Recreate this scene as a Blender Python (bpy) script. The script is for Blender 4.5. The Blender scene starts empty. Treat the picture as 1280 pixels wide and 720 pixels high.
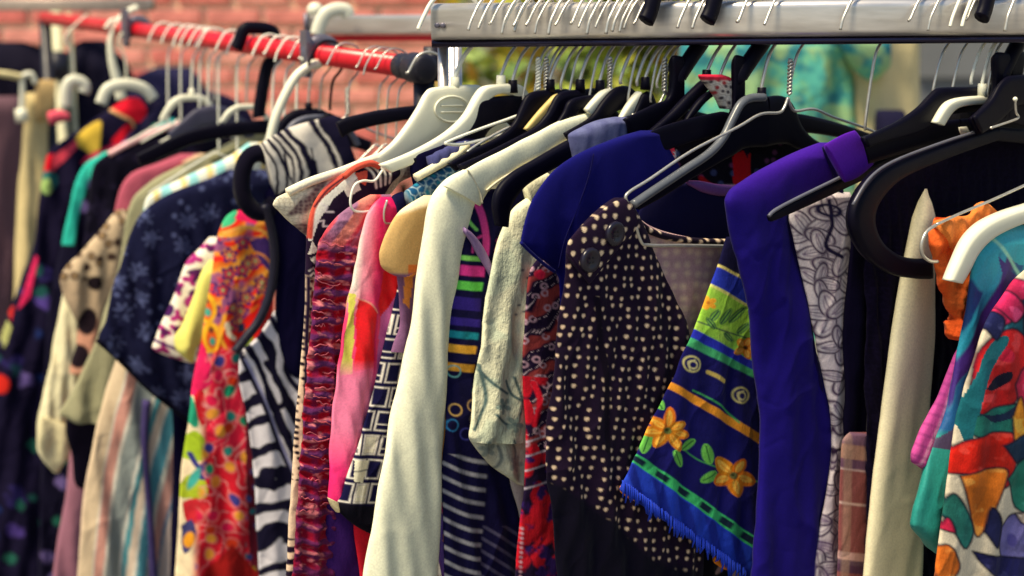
import bpy, bmesh, math, random
import numpy as np
from mathutils import Vector, Matrix
R = math.radians
scene = bpy.context.scene
col = scene.collection

# ------------------------------------------------------------------ camera, sky, sun
F = 2000.0                      # focal length in photo pixels (1280 wide)
CAM = np.array([0.0, 0.0, 1.70])
PITCH = R(11.6)
FW = np.array([0, math.cos(PITCH), -math.sin(PITCH)])
UP = np.array([0, math.sin(PITCH), math.cos(PITCH)])
RT = np.array([1.0, 0, 0])
cd = bpy.data.cameras.new('camera'); cam = bpy.data.objects.new('camera', cd); col.objects.link(cam)
cam.location = CAM; cam.rotation_euler = (R(90) - PITCH, 0, 0)
cd.sensor_width = 36; cd.lens = F / 1280 * 36
cd.clip_start = 0.05; cd.clip_end = 400
cd.dof.use_dof = True; cd.dof.focus_distance = 1.42; cd.dof.aperture_fstop = 4.7
scene.camera = cam

w = bpy.data.worlds.new('World'); scene.world = w; w.use_nodes = True
nt = w.node_tree; bg = nt.nodes['Background']
sky = nt.nodes.new('ShaderNodeTexSky'); sky.sky_type = 'NISHITA'; sky.sun_disc = False
SUN_EL, SUN_AZ = R(64), R(226)
sky.sun_elevation = SUN_EL; sky.sun_rotation = SUN_AZ
sky.air_density = 1.6; sky.dust_density = 1.0; sky.ozone_density = 2.5
nt.links.new(sky.outputs[0], bg.inputs[0]); bg.inputs[1].default_value = 0.065
sd = bpy.data.lights.new('sun', 'SUN'); sd.energy = 3.9; sd.angle = R(14); sd.color = (1, .86, .60)
so = bpy.data.objects.new('sun', sd); col.objects.link(so)
sv = Vector((math.sin(SUN_AZ) * math.cos(SUN_EL), math.cos(SUN_AZ) * math.cos(SUN_EL), math.sin(SUN_EL)))
so.rotation_euler = sv.to_track_quat('Z', 'Y').to_euler()
so.location = (0, -3, 6)
vs = scene.view_settings
vs.view_transform = 'Standard'; vs.look = 'None'; vs.gamma = 1; vs.use_curve_mapping = False; vs.exposure = 0.70
scene.cycles.use_denoising = True
scene.cycles.max_bounces = 6
scene.cycles.sample_clamp_indirect = 4

# ------------------------------------------------------------------ pixel <-> place
def ray(px, py):
    px = np.asarray(px, float); py = np.asarray(py, float)
    a = (px - 640) / F; b = -(py - 360) / F
    return FW + a[..., None] * RT + b[..., None] * UP
def pt(px, py, d): return CAM + d * ray(px, py)
class Rail:
    def __init__(s, A, B): s.A, s.B = A, B
    def at(s, px):
        k = (px - 640) / F
        a = s.A - CAM; v = s.B - s.A
        t = (k * a.dot(FW) - a[0]) / (v[0] - k * v.dot(FW))
        return s.A + t * v
CH = Rail(pt(540, 27, 1.52), pt(1300, 20, 1.48))
RED = Rail(pt(530, 86, 1.70), pt(100, 29, 2.98))
def unit(v):
    v = np.asarray(v, float); return v / np.linalg.norm(v)
D_CH = unit((-0.75, -0.66, 0)); D_RED = unit((-0.88, -0.47, 0))
class Plane:
    def __init__(s, O, d, off=0.0):
        s.d = unit(d); s.n = np.array([-s.d[1], s.d[0], 0.0])
        if s.n[1] > 0: s.n = -s.n
        s.O = np.asarray(O, float); s.off = off
        s.P = s.O + s.n * off
    def sz(s, px, py):
        r = ray(px, py)
        t = (s.P - CAM).dot(s.n) / (r @ s.n)
        p = CAM + t[..., None] * r - s.O
        return p @ s.d, p[..., 2]
    def loc(s, S, Z, W):          # local coords (relative to O)
        S = np.asarray(S, float); Z = np.asarray(Z, float); W = np.asarray(W, float) + s.off
        return S[..., None] * s.d + W[..., None] * s.n + Z[..., None] * np.array([0, 0, 1.0])
def chp(px, off=0.0): return Plane(CH.at(px), D_CH, off)
def rdp(px, off=0.0): return Plane(RED.at(px), D_RED, off)

# ------------------------------------------------------------------ small maths
def hermite(xs, ys, x):
    xs = np.asarray(xs, float); ys = np.asarray(ys, float); x = np.clip(x, xs[0], xs[-1])
    if len(xs) < 3: return np.interp(x, xs, ys)
    h = np.diff(xs); dl = np.diff(ys) / h
    m = np.zeros(len(xs)); m[0], m[-1] = dl[0], dl[-1]
    for i in range(1, len(xs) - 1):
        if dl[i - 1] * dl[i] <= 0: m[i] = 0
        else:
            w1 = 2 * h[i] + h[i - 1]; w2 = h[i] + 2 * h[i - 1]
            m[i] = (w1 + w2) / (w1 / dl[i - 1] + w2 / dl[i])
    k = np.clip(np.searchsorted(xs, x) - 1, 0, len(xs) - 2)
    t = (x - xs[k]) / h[k]
    return ((1 + 2 * t) * (1 - t) ** 2 * ys[k] + t * (1 - t) ** 2 * h[k] * m[k]
            + t * t * (3 - 2 * t) * ys[k + 1] + t * t * (t - 1) * h[k] * m[k + 1])
def catmull(P, n):
    P = np.asarray(P, float)
    if len(P) < 3: return P
    out = []
    for i in range(len(P) - 1):
        p0 = P[max(i - 1, 0)]; p1 = P[i]; p2 = P[i + 1]; p3 = P[min(i + 2, len(P) - 1)]
        for j in range(n):
            t = j / n
            out.append(0.5 * (2 * p1 + (p2 - p0) * t + (2 * p0 - 5 * p1 + 4 * p2 - p3) * t * t + (3 * p1 - p0 - 3 * p2 + p3) * t ** 3))
    out.append(P[-1]); return np.array(out)
def hash2(ix, iy, seed):
    h = (ix.astype(np.int64) * 374761393 + iy.astype(np.int64) * 668265263 + int(seed) * 2147483647 + 1013904223) & 0xffffffff
    h = ((h ^ (h >> 13)) * 1274126177) & 0xffffffff
    h = ((h ^ (h >> 15)) * 2246822519) & 0xffffffff
    return ((h ^ (h >> 16)) & 0xffffff) / float(0xffffff)
def vn(x, y, s, seed=0):
    x = np.asarray(x, float) / s; y = np.asarray(y, float) / s
    ix = np.floor(x); iy = np.floor(y); fx = x - ix; fy = y - iy
    fx = fx * fx * (3 - 2 * fx); fy = fy * fy * (3 - 2 * fy)
    a = hash2(ix, iy, seed); b = hash2(ix + 1, iy, seed); c = hash2(ix, iy + 1, seed); d = hash2(ix + 1, iy + 1, seed)
    return (a + (b - a) * fx) * (1 - fy) + (c + (d - c) * fx) * fy
def fbm(x, y, s, seed=0, o=3):
    r = 0; a = .5; t = 0
    for i in range(o): r = r + a * vn(x, y, s / 2 ** i, seed + i * 7); t += a; a *= .5
    return r / t
def sm(e, v): return np.clip(0.5 + v / (2 * e), 0, 1)        # soft step: 1 where v>e
def voro(x, y, s, seed=0, jit=0.8):
    gx = x / s; gy = y / s; ix = np.floor(gx); iy = np.floor(gy)
    d1 = np.full(x.shape, 9.); d2 = d1.copy(); r = np.zeros(x.shape); ox = r.copy(); oy = r.copy()
    for a in (-1, 0, 1):
        for b in (-1, 0, 1):
            cx = ix + a; cy = iy + b
            qx = cx + .5 + jit * (hash2(cx, cy, seed) - .5); qy = cy + .5 + jit * (hash2(cx, cy, seed + 11) - .5)
            dx = gx - qx; dy = gy - qy; d = np.hypot(dx, dy)
            n = d < d1
            d2 = np.where(n, d1, np.minimum(d2, d))
            r = np.where(n, hash2(cx, cy, seed + 23), r); ox = np.where(n, dx, ox); oy = np.where(n, dy, oy)
            d1 = np.where(n, d, d1)
    return d1 * s, d2 * s, r, ox * s, oy * s
def lin(c):
    c = np.asarray(c, float) / 255
    return np.where(c <= .04045, c / 12.92, ((c + .055) / 1.055) ** 2.4)

# ------------------------------------------------------------------ paint: prints worked out per vertex on the flat cloth
class Paint:
    def __init__(s, x, y):
        s.x, s.y = x, y; s.c = np.zeros(x.shape + (3,)); s.e = 0.9
    def mix(s, m, c):
        m = np.clip(m, 0, 1)[..., None]; s.c = s.c * (1 - m) + lin(c) * m
    def fill(s, c): s.mix(np.ones(s.x.shape), c)
    def ell(s, cx, cy, rx, ry, c, rot=0, ring=None):
        a = R(rot); dx = s.x - cx; dy = s.y - cy
        u = dx * math.cos(a) + dy * math.sin(a); v = -dx * math.sin(a) + dy * math.cos(a)
        q = np.hypot(u / rx, v / ry); d = (1 - q) * min(rx, ry)
        m = sm(s.e, d)
        if ring: m = m * (1 - sm(s.e, d - ring))
        s.mix(m, c)
    def seg(s, p, wd):
        best = np.full(s.x.shape, 1e9)
        for (a, b) in zip(p[:-1], p[1:]):
            ax, ay = a; bx, by = b; vx, vy = bx - ax, by - ay; L = vx * vx + vy * vy + 1e-9
            t = np.clip(((s.x - ax) * vx + (s.y - ay) * vy) / L, 0, 1)
            best = np.minimum(best, np.hypot(s.x - ax - t * vx, s.y - ay - t * vy))
        return sm(s.e, wd / 2 - best)
    def line(s, p, wd, c, smooth=True):
        if smooth and len(p) > 2: p = catmull(p, 6)
        s.mix(s.seg(p, wd), c)
    def inside(s, p):
        r = np.zeros(s.x.shape, bool); n = len(p)
        for i in range(n):
            (ax, ay), (bx, by) = p[i], p[(i + 1) % n]
            if ay == by: continue
            c = ((ay > s.y) != (by > s.y)) & (s.x < (bx - ax) * (s.y - ay) / (by - ay) + ax)
            r ^= c
        return r
    def poly(s, p, c, smooth=False):
        if smooth: p = catmull(list(p) + [p[0]], 5)[:-1]
        s.mix(s.inside(p).astype(float), c)
    def below(s, a, b, c):          # everything under the line a-b
        yl = a[1] + (b[1] - a[1]) * (s.x - a[0]) / (b[0] - a[0])
        s.mix(sm(s.e, s.y - yl), c)
    def flower(s, cx, cy, r, n, c, cc, c2=None, rot=0, inner=.42, sharp=1.0, rc=.2):
        dx = s.x - cx; dy = s.y - cy; q = np.hypot(dx, dy); th = np.arctan2(dy, dx) + R(rot)
        k = np.abs(np.cos(n * th / 2)) ** sharp
        rad = r * (inner + (1 - inner) * k)
        s.mix(sm(s.e, rad - q), c)
        if c2: s.mix(sm(s.e, rad * .62 - q) * .7 * (q > r * .2), c2)
        s.mix(sm(s.e, r * rc - q), cc)
    def tone(s, amp, sc, seed=3):
        s.c *= (1 + amp * (fbm(s.x, s.y, sc, seed, 4) * 2 - 1))[..., None]
    def petals(s, cx, cy, r, n, c, c2, cc, rot=0, seed=1, wd=.62):
        g = random.Random(seed)
        for k in range(n):
            th = R(rot) + 6.283 * k / n + g.uniform(-.16, .16); L = r * g.uniform(.86, 1.12); ex, ey = math.cos(th), math.sin(th)
            s.leaf(cx + ex * r * .06, cy + ey * r * .06, cx + ex * L, cy + ey * L, r * wd * g.uniform(.9, 1.15), tuple(int(q * g.uniform(.88, 1.02)) for q in c))
            s.leaf(cx + ex * r * .2, cy + ey * r * .2, cx + ex * L * .86, cy + ey * L * .86, r * wd * .5, c2)
            s.line([(cx + ex * r * .15, cy + ey * r * .15), (cx + ex * L * .6, cy + ey * L * .6)], 1.0, c, False)
        s.ell(cx, cy, r * .16, r * .16, cc); s.ell(cx - 1, cy - 1, r * .07, r * .07, (60, 60, 30))
    def leaf(s, x0, y0, x1, y1, wd, c, vein=None):
        vx, vy = x1 - x0, y1 - y0; L = math.hypot(vx, vy); vx /= L; vy /= L
        u = ((s.x - x0) * vx + (s.y - y0) * vy) / L; v = np.abs(-(s.x - x0) * vy + (s.y - y0) * vx)
        prof = wd / 2 * np.sqrt(np.clip(4 * u * (1 - u), 0, 1)) * np.where(u < .4, 1, 1 - .35 * (u - .4))
        s.mix(sm(s.e, prof - v) * (u > 0) * (u < 1), c)
        if vein: s.mix(sm(.6, .7 - v) * (u > .05) * (u < .9), vein)

# ------------------------------------------------------------------ materials
MATS = {}
def node_mat(name):
    m = bpy.data.materials.new(name); m.use_nodes = True
    return m, m.node_tree, m.node_tree.nodes['Principled BSDF']
def fabric(name, rough=.9, sheen=.04, grain=900, gstr=.2, wrinkle=26, wstr=.25, spec=.12, mottled=.10, knit=None, sheen_tint=None):
    if name in MATS: return MATS[name]
    m, t, b = node_mat(name); N, L = t.nodes, t.links
    at = N.new('ShaderNodeAttribute'); at.attribute_name = 'Col'
    tc = N.new('ShaderNodeTexCoord')
    n1 = N.new('ShaderNodeTexNoise'); n1.inputs['Scale'].default_value = grain; n1.inputs['Detail'].default_value = 3
    n2 = N.new('ShaderNodeTexNoise'); n2.inputs['Scale'].default_value = wrinkle; n2.inputs['Detail'].default_value = 5; n2.inputs['Roughness'].default_value = .6
    mp = N.new('ShaderNodeMapping'); mp.inputs['Scale'].default_value = (1.2, 1.2, .6)
    L.new(tc.outputs['Object'], n1.inputs['Vector']); L.new(tc.outputs['Object'], mp.inputs['Vector']); L.new(mp.outputs[0], n2.inputs['Vector'])
    n3 = N.new('ShaderNodeTexNoise'); n3.inputs['Scale'].default_value = 520; n3.inputs['Detail'].default_value = 4
    L.new(tc.outputs['Object'], n3.inputs['Vector'])
    mr = N.new('ShaderNodeMapRange'); mr.inputs[1].default_value = .3; mr.inputs[2].default_value = .7
    mr.inputs[3].default_value = 1 - mottled; mr.inputs[4].default_value = 1 + mottled
    L.new(n3.outputs[0], mr.inputs[0])
    mx = N.new('ShaderNodeMix'); mx.data_type = 'RGBA'; mx.blend_type = 'MULTIPLY'; mx.inputs[0].default_value = 1
    L.new(at.outputs['Color'], mx.inputs[6]); L.new(mr.outputs[0], mx.inputs[7]); L.new(mx.outputs[2], b.inputs['Base Color'])
    b1 = N.new('ShaderNodeBump'); b1.inputs['Strength'].default_value = gstr; b1.inputs['Distance'].default_value = .0008
    b2 = N.new('ShaderNodeBump'); b2.inputs['Strength'].default_value = wstr; b2.inputs['Distance'].default_value = .006
    if knit:
        wv = N.new('ShaderNodeTexWave'); wv.inputs['Scale'].default_value = knit; wv.inputs['Distortion'].default_value = 1.5
        wv.bands_direction = 'Z'; L.new(tc.outputs['Object'], wv.inputs['Vector']); L.new(wv.outputs[1], b1.inputs['Height'])
        b1.inputs['Distance'].default_value = .0015
    else: L.new(n1.outputs[0], b1.inputs['Height'])
    L.new(n2.outputs[0], b2.inputs['Height']); L.new(b1.outputs[0], b2.inputs['Normal']); L.new(b2.outputs[0], b.inputs['Normal'])
    b.inputs['Roughness'].default_value = rough; b.inputs['Specular IOR Level'].default_value = spec
    b.inputs['Sheen Weight'].default_value = sheen; b.inputs['Sheen Roughness'].default_value = .4
    if sheen_tint is not None: b.inputs['Sheen Tint'].default_value = (*lin(sheen_tint), 1)
    MATS[name] = m; return m
COTTON = fabric('cotton', wstr=.5)
SMOOTH = fabric('smooth_jersey', rough=.85, wstr=.2, wrinkle=11)
CREASED = fabric('creased_cotton', wstr=.9, wrinkle=38)
SILK = fabric('silk', rough=.5, spec=.35, sheen=.03, wstr=.35, gstr=.05)
CRINKLE = fabric('crinkled_cotton', rough=1.0, spec=.02, sheen=.05, wstr=.6, wrinkle=60)
VELVET = fabric('velvet', rough=.95, sheen=.12, wstr=.5, spec=.1)
KNIT = fabric('knit', rough=.95, sheen=.04, knit=330, gstr=.35)
DARK = fabric('dark_cloth', rough=.95, sheen=.015, spec=.05, wstr=.4)
def plain(name, c, rough=.4, metal=0.0, var=.12, scale=60, bump=.1, spec=.5, scratch=False):
    if name in MATS: return MATS[name]
    m, t, b = node_mat(name); N, L = t.nodes, t.links
    tc = N.new('ShaderNodeTexCoord'); n = N.new('ShaderNodeTexNoise'); n.inputs['Scale'].default_value = scale; n.inputs['Detail'].default_value = 5
    if scratch:
        mp = N.new('ShaderNodeMapping'); mp.inputs['Scale'].default_value = (.15, 1, 1.0); L.new(tc.outputs['Object'], mp.inputs['Vector']); L.new(mp.outputs[0], n.inputs['Vector'])
    else: L.new(tc.outputs['Object'], n.inputs['Vector'])
    mr = N.new('ShaderNodeMapRange'); mr.inputs[1].default_value = .3; mr.inputs[2].default_value = .7; mr.inputs[3].default_value = 1 - var; mr.inputs[4].default_value = 1 + var
    L.new(n.outputs[0], mr.inputs[0])
    mx = N.new('ShaderNodeMix'); mx.data_type = 'RGBA'; mx.blend_type = 'MULTIPLY'; mx.inputs[0].default_value = 1
    mx.inputs[6].default_value = (*lin(c), 1); L.new(mr.outputs[0], mx.inputs[7]); L.new(mx.outputs[2], b.inputs['Base Color'])
    r = N.new('ShaderNodeMapRange'); r.inputs[3].default_value = max(rough - .08, .02); r.inputs[4].default_value = rough + .1; L.new(n.outputs[0], r.inputs[0]); L.new(r.outputs[0], b.inputs['Roughness'])
    bp = N.new('ShaderNodeBump'); bp.inputs['Strength'].default_value = bump; bp.inputs['Distance'].default_value = .002
    L.new(n.outputs[0], bp.inputs['Height']); L.new(bp.outputs[0], b.inputs['Normal'])
    b.inputs['Metallic'].default_value = metal; b.inputs['Specular IOR Level'].default_value = spec
    MATS[name] = m; return m
BLACKP = plain('black_plastic', (6, 4, 22), .5, spec=.12, var=.1, bump=.04)
WHITEP = plain('cream_plastic', (236, 234, 212), .38, var=.03, bump=.03)
WIRE = plain('galvanised_wire', (205, 200, 190), .35, metal=.7, var=.1, scale=200)
WHITEW = plain('white_wire', (240, 238, 222), .4, var=.05)
CHROME = plain('brushed_chrome', (224, 218, 214), .36, metal=.75, var=.16, scale=120, bump=.08, scratch=True)
REDM = plain('red_enamel', (214, 20, 38), .33, var=.1, scale=40, bump=.03)
GREYM = plain('grey_metal', (112, 108, 122), .4, metal=.5)
BLACKR = plain('black_rubber', (20, 18, 36), .45)
WOODT = plain('pale_wood', (215, 190, 120), .5, var=.15, scale=90)

# ------------------------------------------------------------------ object helpers
def tag(o, label=None, cat=None, group=None, kind=None):
    if label: o['label'] = label
    if cat: o['category'] = cat
    if group: o['group'] = group
    if kind: o['kind'] = kind
    return o
def empty(name, loc, label=None, cat=None, group=None):
    o = bpy.data.objects.new(name, None); col.objects.link(o); o.location = loc; o.empty_display_size = .05
    return tag(o, label, cat, group)
def mesh(name, V, Fs, mat, parent=None, loc=None, smooth=True, colors=None):
    me = bpy.data.meshes.new(name)
    V = np.asarray(V, np.float32).reshape(-1, 3)
    if isinstance(Fs, np.ndarray):
        nf, k = Fs.shape
        me.vertices.add(len(V)); me.vertices.foreach_set('co', V.ravel())
        me.loops.add(nf * k); me.loops.foreach_set('vertex_index', Fs.astype(np.int32).ravel())
        me.polygons.add(nf); me.polygons.foreach_set('loop_start', (np.arange(nf) * k).astype(np.int32))
        me.update(calc_edges=True); me.validate()
    else:
        me.from_pydata(V.tolist(), [], Fs); me.update()
    if smooth: me.polygons.foreach_set('use_smooth', np.ones(len(me.polygons), bool))
    if colors is not None:
        a = me.color_attributes.new('Col', 'FLOAT_COLOR', 'POINT')
        c = np.ones((len(V), 4), np.float32); c[:, :3] = np.clip(colors.reshape(-1, 3), .0008, .92); a.data.foreach_set('color', c.ravel())
    if mat: me.materials.append(mat)
    o = bpy.data.objects.new(name, me); col.objects.link(o)
    if parent is not None: o.parent = parent
    if loc is not None: o.location = loc
    return o
def grid_faces(nv, nu, wrap=False):
    i = np.arange(nv - 1)[:, None]; j = np.arange(nu if wrap else nu - 1)[None, :]
    j2 = (j + 1) % nu
    return np.stack([i * nu + j, i * nu + j2, (i + 1) * nu + j2, (i + 1) * nu + j], -1).reshape(-1, 4)
def join_data(parts):
    V = []; Fs = []; o = 0
    for v, f in parts:
        v = np.asarray(v).reshape(-1, 3); V.append(v)
        for q in f: Fs.append([int(k) + o for k in q])
        o += len(v)
    return np.concatenate(V), Fs
def tube_data(P, r, n=8, closed=False, flat=None):
    P = np.asarray(P, float); m = len(P); r = np.broadcast_to(np.asarray(r, float), (m,))
    T = np.gradient(P, axis=0); T /= np.linalg.norm(T, axis=1)[:, None] + 1e-12
    ref = np.array([0, 0, 1.0]) if abs(T[0][2]) < .9 else np.array([1.0, 0, 0])
    if flat is not None: ref = np.asarray(flat[0], float)
    nrm = ref - T[0] * ref.dot(T[0]); nrm /= np.linalg.norm(nrm)
    V = np.zeros((m, n, 3)); an = np.arange(n) * 2 * math.pi / n
    for i in range(m):
        nrm = (nrm if flat is None else np.asarray(flat[0], float)); nrm = nrm - T[i] * nrm.dot(T[i]); nrm /= np.linalg.norm(nrm) + 1e-12
        b = np.cross(T[i], nrm); k = flat[1] if flat is not None else 1.0
        V[i] = P[i] + r[i] * (np.cos(an)[:, None] * nrm * k + np.sin(an)[:, None] * b)
    f = [list(q) for q in grid_faces(m, n, True)]
    f.append(list(range(n))[::-1]); f.append([(m - 1) * n + k for k in range(n)])
    return V.reshape(-1, 3), f
def tube(name, P, r, mat, parent=None, n=8, flat=None, loc=None):
    v, f = tube_data(P, r, n, flat=flat); return mesh(name, v, f, mat, parent, loc)
def box_data(c, s):
    c = np.asarray(c, float); s = np.asarray(s, float) / 2
    v = [c + s * np.array(k) for k in ((-1, -1, -1), (1, -1, -1), (1, 1, -1), (-1, 1, -1), (-1, -1, 1), (1, -1, 1), (1, 1, 1), (-1, 1, 1))]
    return np.array(v), [[0, 3, 2, 1], [4, 5, 6, 7], [0, 1, 5, 4], [1, 2, 6, 5], [2, 3, 7, 6], [3, 0, 4, 7]]
def beam_data(A, B, hw, hh, rad, n=4):      # bar A->B, rounded-rectangle section (half width across, half height)
    A = np.asarray(A, float); B = np.asarray(B, float); t = unit(B - A); side = unit(np.cross(t, (0, 0, 1))); up = np.cross(side, t)
    pr = []
    for (sx, sy, a0) in ((1, 1, 0), (-1, 1, 90), (-1, -1, 180), (1, -1, 270)):
        for k in range(n + 1):
            a = R(a0 + 90 * k / n); pr.append((sx * (hw - rad) + rad * math.cos(a), sy * (hh - rad) + rad * math.sin(a)))
    m = len(pr); V = [A + side * x + up * y for x, y in pr] + [B + side * x + up * y for x, y in pr]
    f = [[i, (i + 1) % m, m + (i + 1) % m, m + i] for i in range(m)] + [list(range(m))[::-1], list(range(m, 2 * m))]
    return np.array(V), f

# ------------------------------------------------------------------ cloth
def cloth(name, pl, rows, paint, mat=None, parent=None, T=.007, res=1.6, fold=(.0025, .03), seed=1, extra=None, ybot=None, jag=0.6, topround=1.0, crease=.0012):
    """A hanging tube of cloth: rows of (y, left, right) measured on the flat garment, laid in its own hanging plane, with thickness and folds."""
    mat = mat or COTTON
    rows = sorted(rows)
    ys_, xl_, xr_ = (np.array([r[k] for r in rows], float) for k in (0, 1, 2))
    y0, y1 = ys_[0], ys_[-1]
    nv = max(int((y1 - y0) / res) + 1, 12)
    if y1 > 740: # rows under the frame get sparser
        n1 = max(int((735 - y0) / res), 8); Y = np.concatenate([np.linspace(y0, 735, n1), np.linspace(735, y1, 24)[1:]]); nv = len(Y)
    else: Y = np.linspace(y0, y1, nv)
    XL = hermite(ys_, xl_, Y); XR = hermite(ys_, xr_, Y)
    if jag:
        XL = XL + jag * 2 * (fbm(Y, Y * 0 + seed, 26, seed) - .5); XR = XR + jag * 2 * (fbm(Y, Y * 0 + seed + 9, 26, seed) - .5)
    wmax = float(np.max(XR - XL)); nu = max(int(wmax / res) + 1, 12); nb = max(nu // 5, 8)
    t = np.linspace(0, 1, nu); uf = .6 * t + .4 * (.5 - .5 * np.cos(math.pi * t))
    tb = np.linspace(1, 0, nb + 2)[1:-1]
    u = np.concatenate([uf, .5 - .5 * np.cos(math.pi * tb)]); sgn = np.concatenate([np.ones(nu), -np.ones(nb)])
    X = XL[:, None] + (XR - XL)[:, None] * u[None]; Yg = np.repeat(Y[:, None], len(u), 1)
    S, Z = pl.sz(X, Yg)
    wm = np.abs(S[:, nu - 1] - S[:, 0]); Tv = np.minimum(T, .42 * wm)
    dz = np.abs(Z[:, 0] - Z[0, 0]); Tv = Tv * np.sqrt(np.clip(dz / (T * 1.2 * topround) , 0, 1))
    q = np.abs(2 * u - 1); prof = (1 - q ** 2.6) ** .5
    W = Tv[:, None] * (prof * sgn)[None]
    rng = random.Random(seed); A, wl = fold
    ramp = np.clip(dz / .12, .15, 1)[:, None] * np.clip((wm / .03), .2, 1)[:, None]
    fo = 0
    for k in range(4):
        lam = wl * rng.uniform(.6, 1.7); ph = rng.uniform(0, 6.28); dr = rng.uniform(-.25, .25)
        fo = fo + rng.uniform(.5, 1) * np.sin((S + dr * Z) / lam * 6.283 + ph + 1.6 * vn(S, Z, .16, seed + k))
    fo = fo * A * .55 + A * 1.2 * (fbm(S * 1.8, Z * .7, .05, seed + 5) - .5)
    W = W + ramp * fo
    if crease:
        qx = S * 1.0 + .35 * Z; wn = fbm(S, Z, .07, seed + 40); n1 = fbm(qx + .03 * wn, Z * .45 + .02 * wn, .045, seed + 41, 2); n2 = fbm(S * .8 - Z * .5, Z * .8 + S * .6 + .02 * wn, .04, seed + 47, 2)
        W = W + crease * ramp * ((np.clip(1 - np.abs(n1 - .5) * 9, 0, 1) ** 2) - .9 * (np.clip(1 - np.abs(n2 - .52) * 10, 0, 1) ** 2) * fbm(S, Z, .12, seed + 50))
    if extra: W = W + extra(X, Yg, S, Z) * (sgn[None] > 0)
    V = pl.loc(S, Z, W)
    P = Paint(X, Yg); paint(P)
    Fc = grid_faces(nv, len(u), True)
    return mesh(name, V, Fc, mat, parent, None if parent is not None else pl.O, colors=P.c)
def loft(name, pl, A, B, mat, parent=None, T=.004, paint=None, res=2.0, power=2.6, mirror=False, fold=(0, .03), seed=1, n=6, offw=0.0, nb=None, taper=1.0):
    """Body between two edge lines (equal point counts) with a rounded section; optional mirrored far half."""
    Lr = np.hypot(*(np.asarray(A, float)[1:] - np.asarray(A, float)[:-1]).T).sum(); n = max(n, int(Lr / res / (len(A) - 1)) + 1) if paint else n
    A = catmull(A, n); B = catmull(B, n); m = len(A)
    L = np.max(np.hypot(*(A - B).T)); nu = max(int(L / res) + 1, 7); nb = nb or max(nu // 3, 5)
    t = np.linspace(0, 1, nu); uf = .5 - .5 * np.cos(math.pi * t); ub = .5 - .5 * np.cos(math.pi * np.linspace(1, 0, nb + 2)[1:-1])
    u = np.concatenate([uf, ub]); sg = np.concatenate([np.ones(nu), -np.ones(nb)])
    X = A[:, 0][:, None] * (1 - u) + B[:, 0][:, None] * u; Y = A[:, 1][:, None] * (1 - u) + B[:, 1][:, None] * u
    S, Z = pl.sz(X, Y)
    wd = np.hypot(S[:, 0] - S[:, nu - 1], Z[:, 0] - Z[:, nu - 1])
    prof = (1 - np.abs(2 * u - 1) ** power) ** (1 / power if power > 2.7 else .5)
    W = (np.minimum(T, wd * .6) * np.linspace(1, taper, m))[:, None] * (prof * sg)[None] + offw
    if fold[0]:
        W = W + fold[0] * np.sin(S / fold[1] * 6.28 + 3 * vn(S, Z, .05, seed)) + fold[0] * 2 * (fbm(S, Z, .03, seed) - .5)
    k = len(u); f = [list(q) for q in grid_faces(m, k, True)]
    caps = [list(range(k))[::-1], [(m - 1) * k + j for j in range(k)]]
    V = pl.loc(S, Z, W).reshape(-1, 3)
    c = None
    if paint: P = Paint(X, Y); paint(P); c = P.c
    if mirror:
        V2 = pl.loc(2 * S[0].mean() - S, Z, W).reshape(-1, 3)
        v, ff = join_data([(V, f + caps[1:]), (V2, [q[::-1] for q in f + caps[1:]])])
        return mesh(name, v, ff, mat, parent, None if parent is not None else pl.O, colors=None if c is None else np.concatenate([c.reshape(-1, 3)] * 2))
    return mesh(name, V, f + caps, mat, parent, None if parent is not None else pl.O, colors=c)
def ptube(name, pl, pts, r, mat, parent=None, n=8, sub=5, w=0.0, mirror=False, flat=None, ends=None):
    """Rod or cord along a line laid in the plane."""
    P = catmull(pts, sub); S, Z = pl.sz(P[:, 0], P[:, 1]); W = np.broadcast_to(np.asarray(w, float), S.shape)
    rr = np.broadcast_to(np.asarray(r, float), S.shape).copy()
    if ends: rr[0] *= ends; rr[-1] *= ends
    fl = None if flat is None else (pl.n, flat)
    d = [tube_data(pl.loc(S, Z, W), rr, n, flat=fl)]
    if mirror: d.append(tube_data(pl.loc(2 * S[0] - S, Z, W), rr, n, flat=fl))
    v, f = join_data(d)
    return mesh(name, v, f, mat, parent, None if parent is not None else pl.O)
# ------------------------------------------------------------------ the setting
def ground():
    m, t, b = node_mat('pale_paving'); N, L = t.nodes, t.links
    tc = N.new('ShaderNodeTexCoord'); n = N.new('ShaderNodeTexNoise'); n.inputs['Scale'].default_value = 60; n.inputs['Detail'].default_value = 8
    L.new(tc.outputs['Object'], n.inputs['Vector']); cr = N.new('ShaderNodeValToRGB')
    cr.color_ramp.elements[0].color = (.10, .095, .085, 1); cr.color_ramp.elements[1].color = (.2, .19, .17, 1)
    L.new(n.outputs[0], cr.inputs[0]); L.new(cr.outputs[0], b.inputs['Base Color']); b.inputs['Roughness'].default_value = .9
    bp = N.new('ShaderNodeBump'); bp.inputs['Distance'].default_value = .004; L.new(n.outputs[0], bp.inputs['Height']); L.new(bp.outputs[0], b.inputs['Normal'])
    tag(mesh('ground', [(-150, -150, 0), (150, -150, 0), (150, 150, 0), (-150, 150, 0)], [[0, 1, 2, 3]], m, smooth=False), kind='structure')
ground()
rng = random.Random(4)
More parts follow.
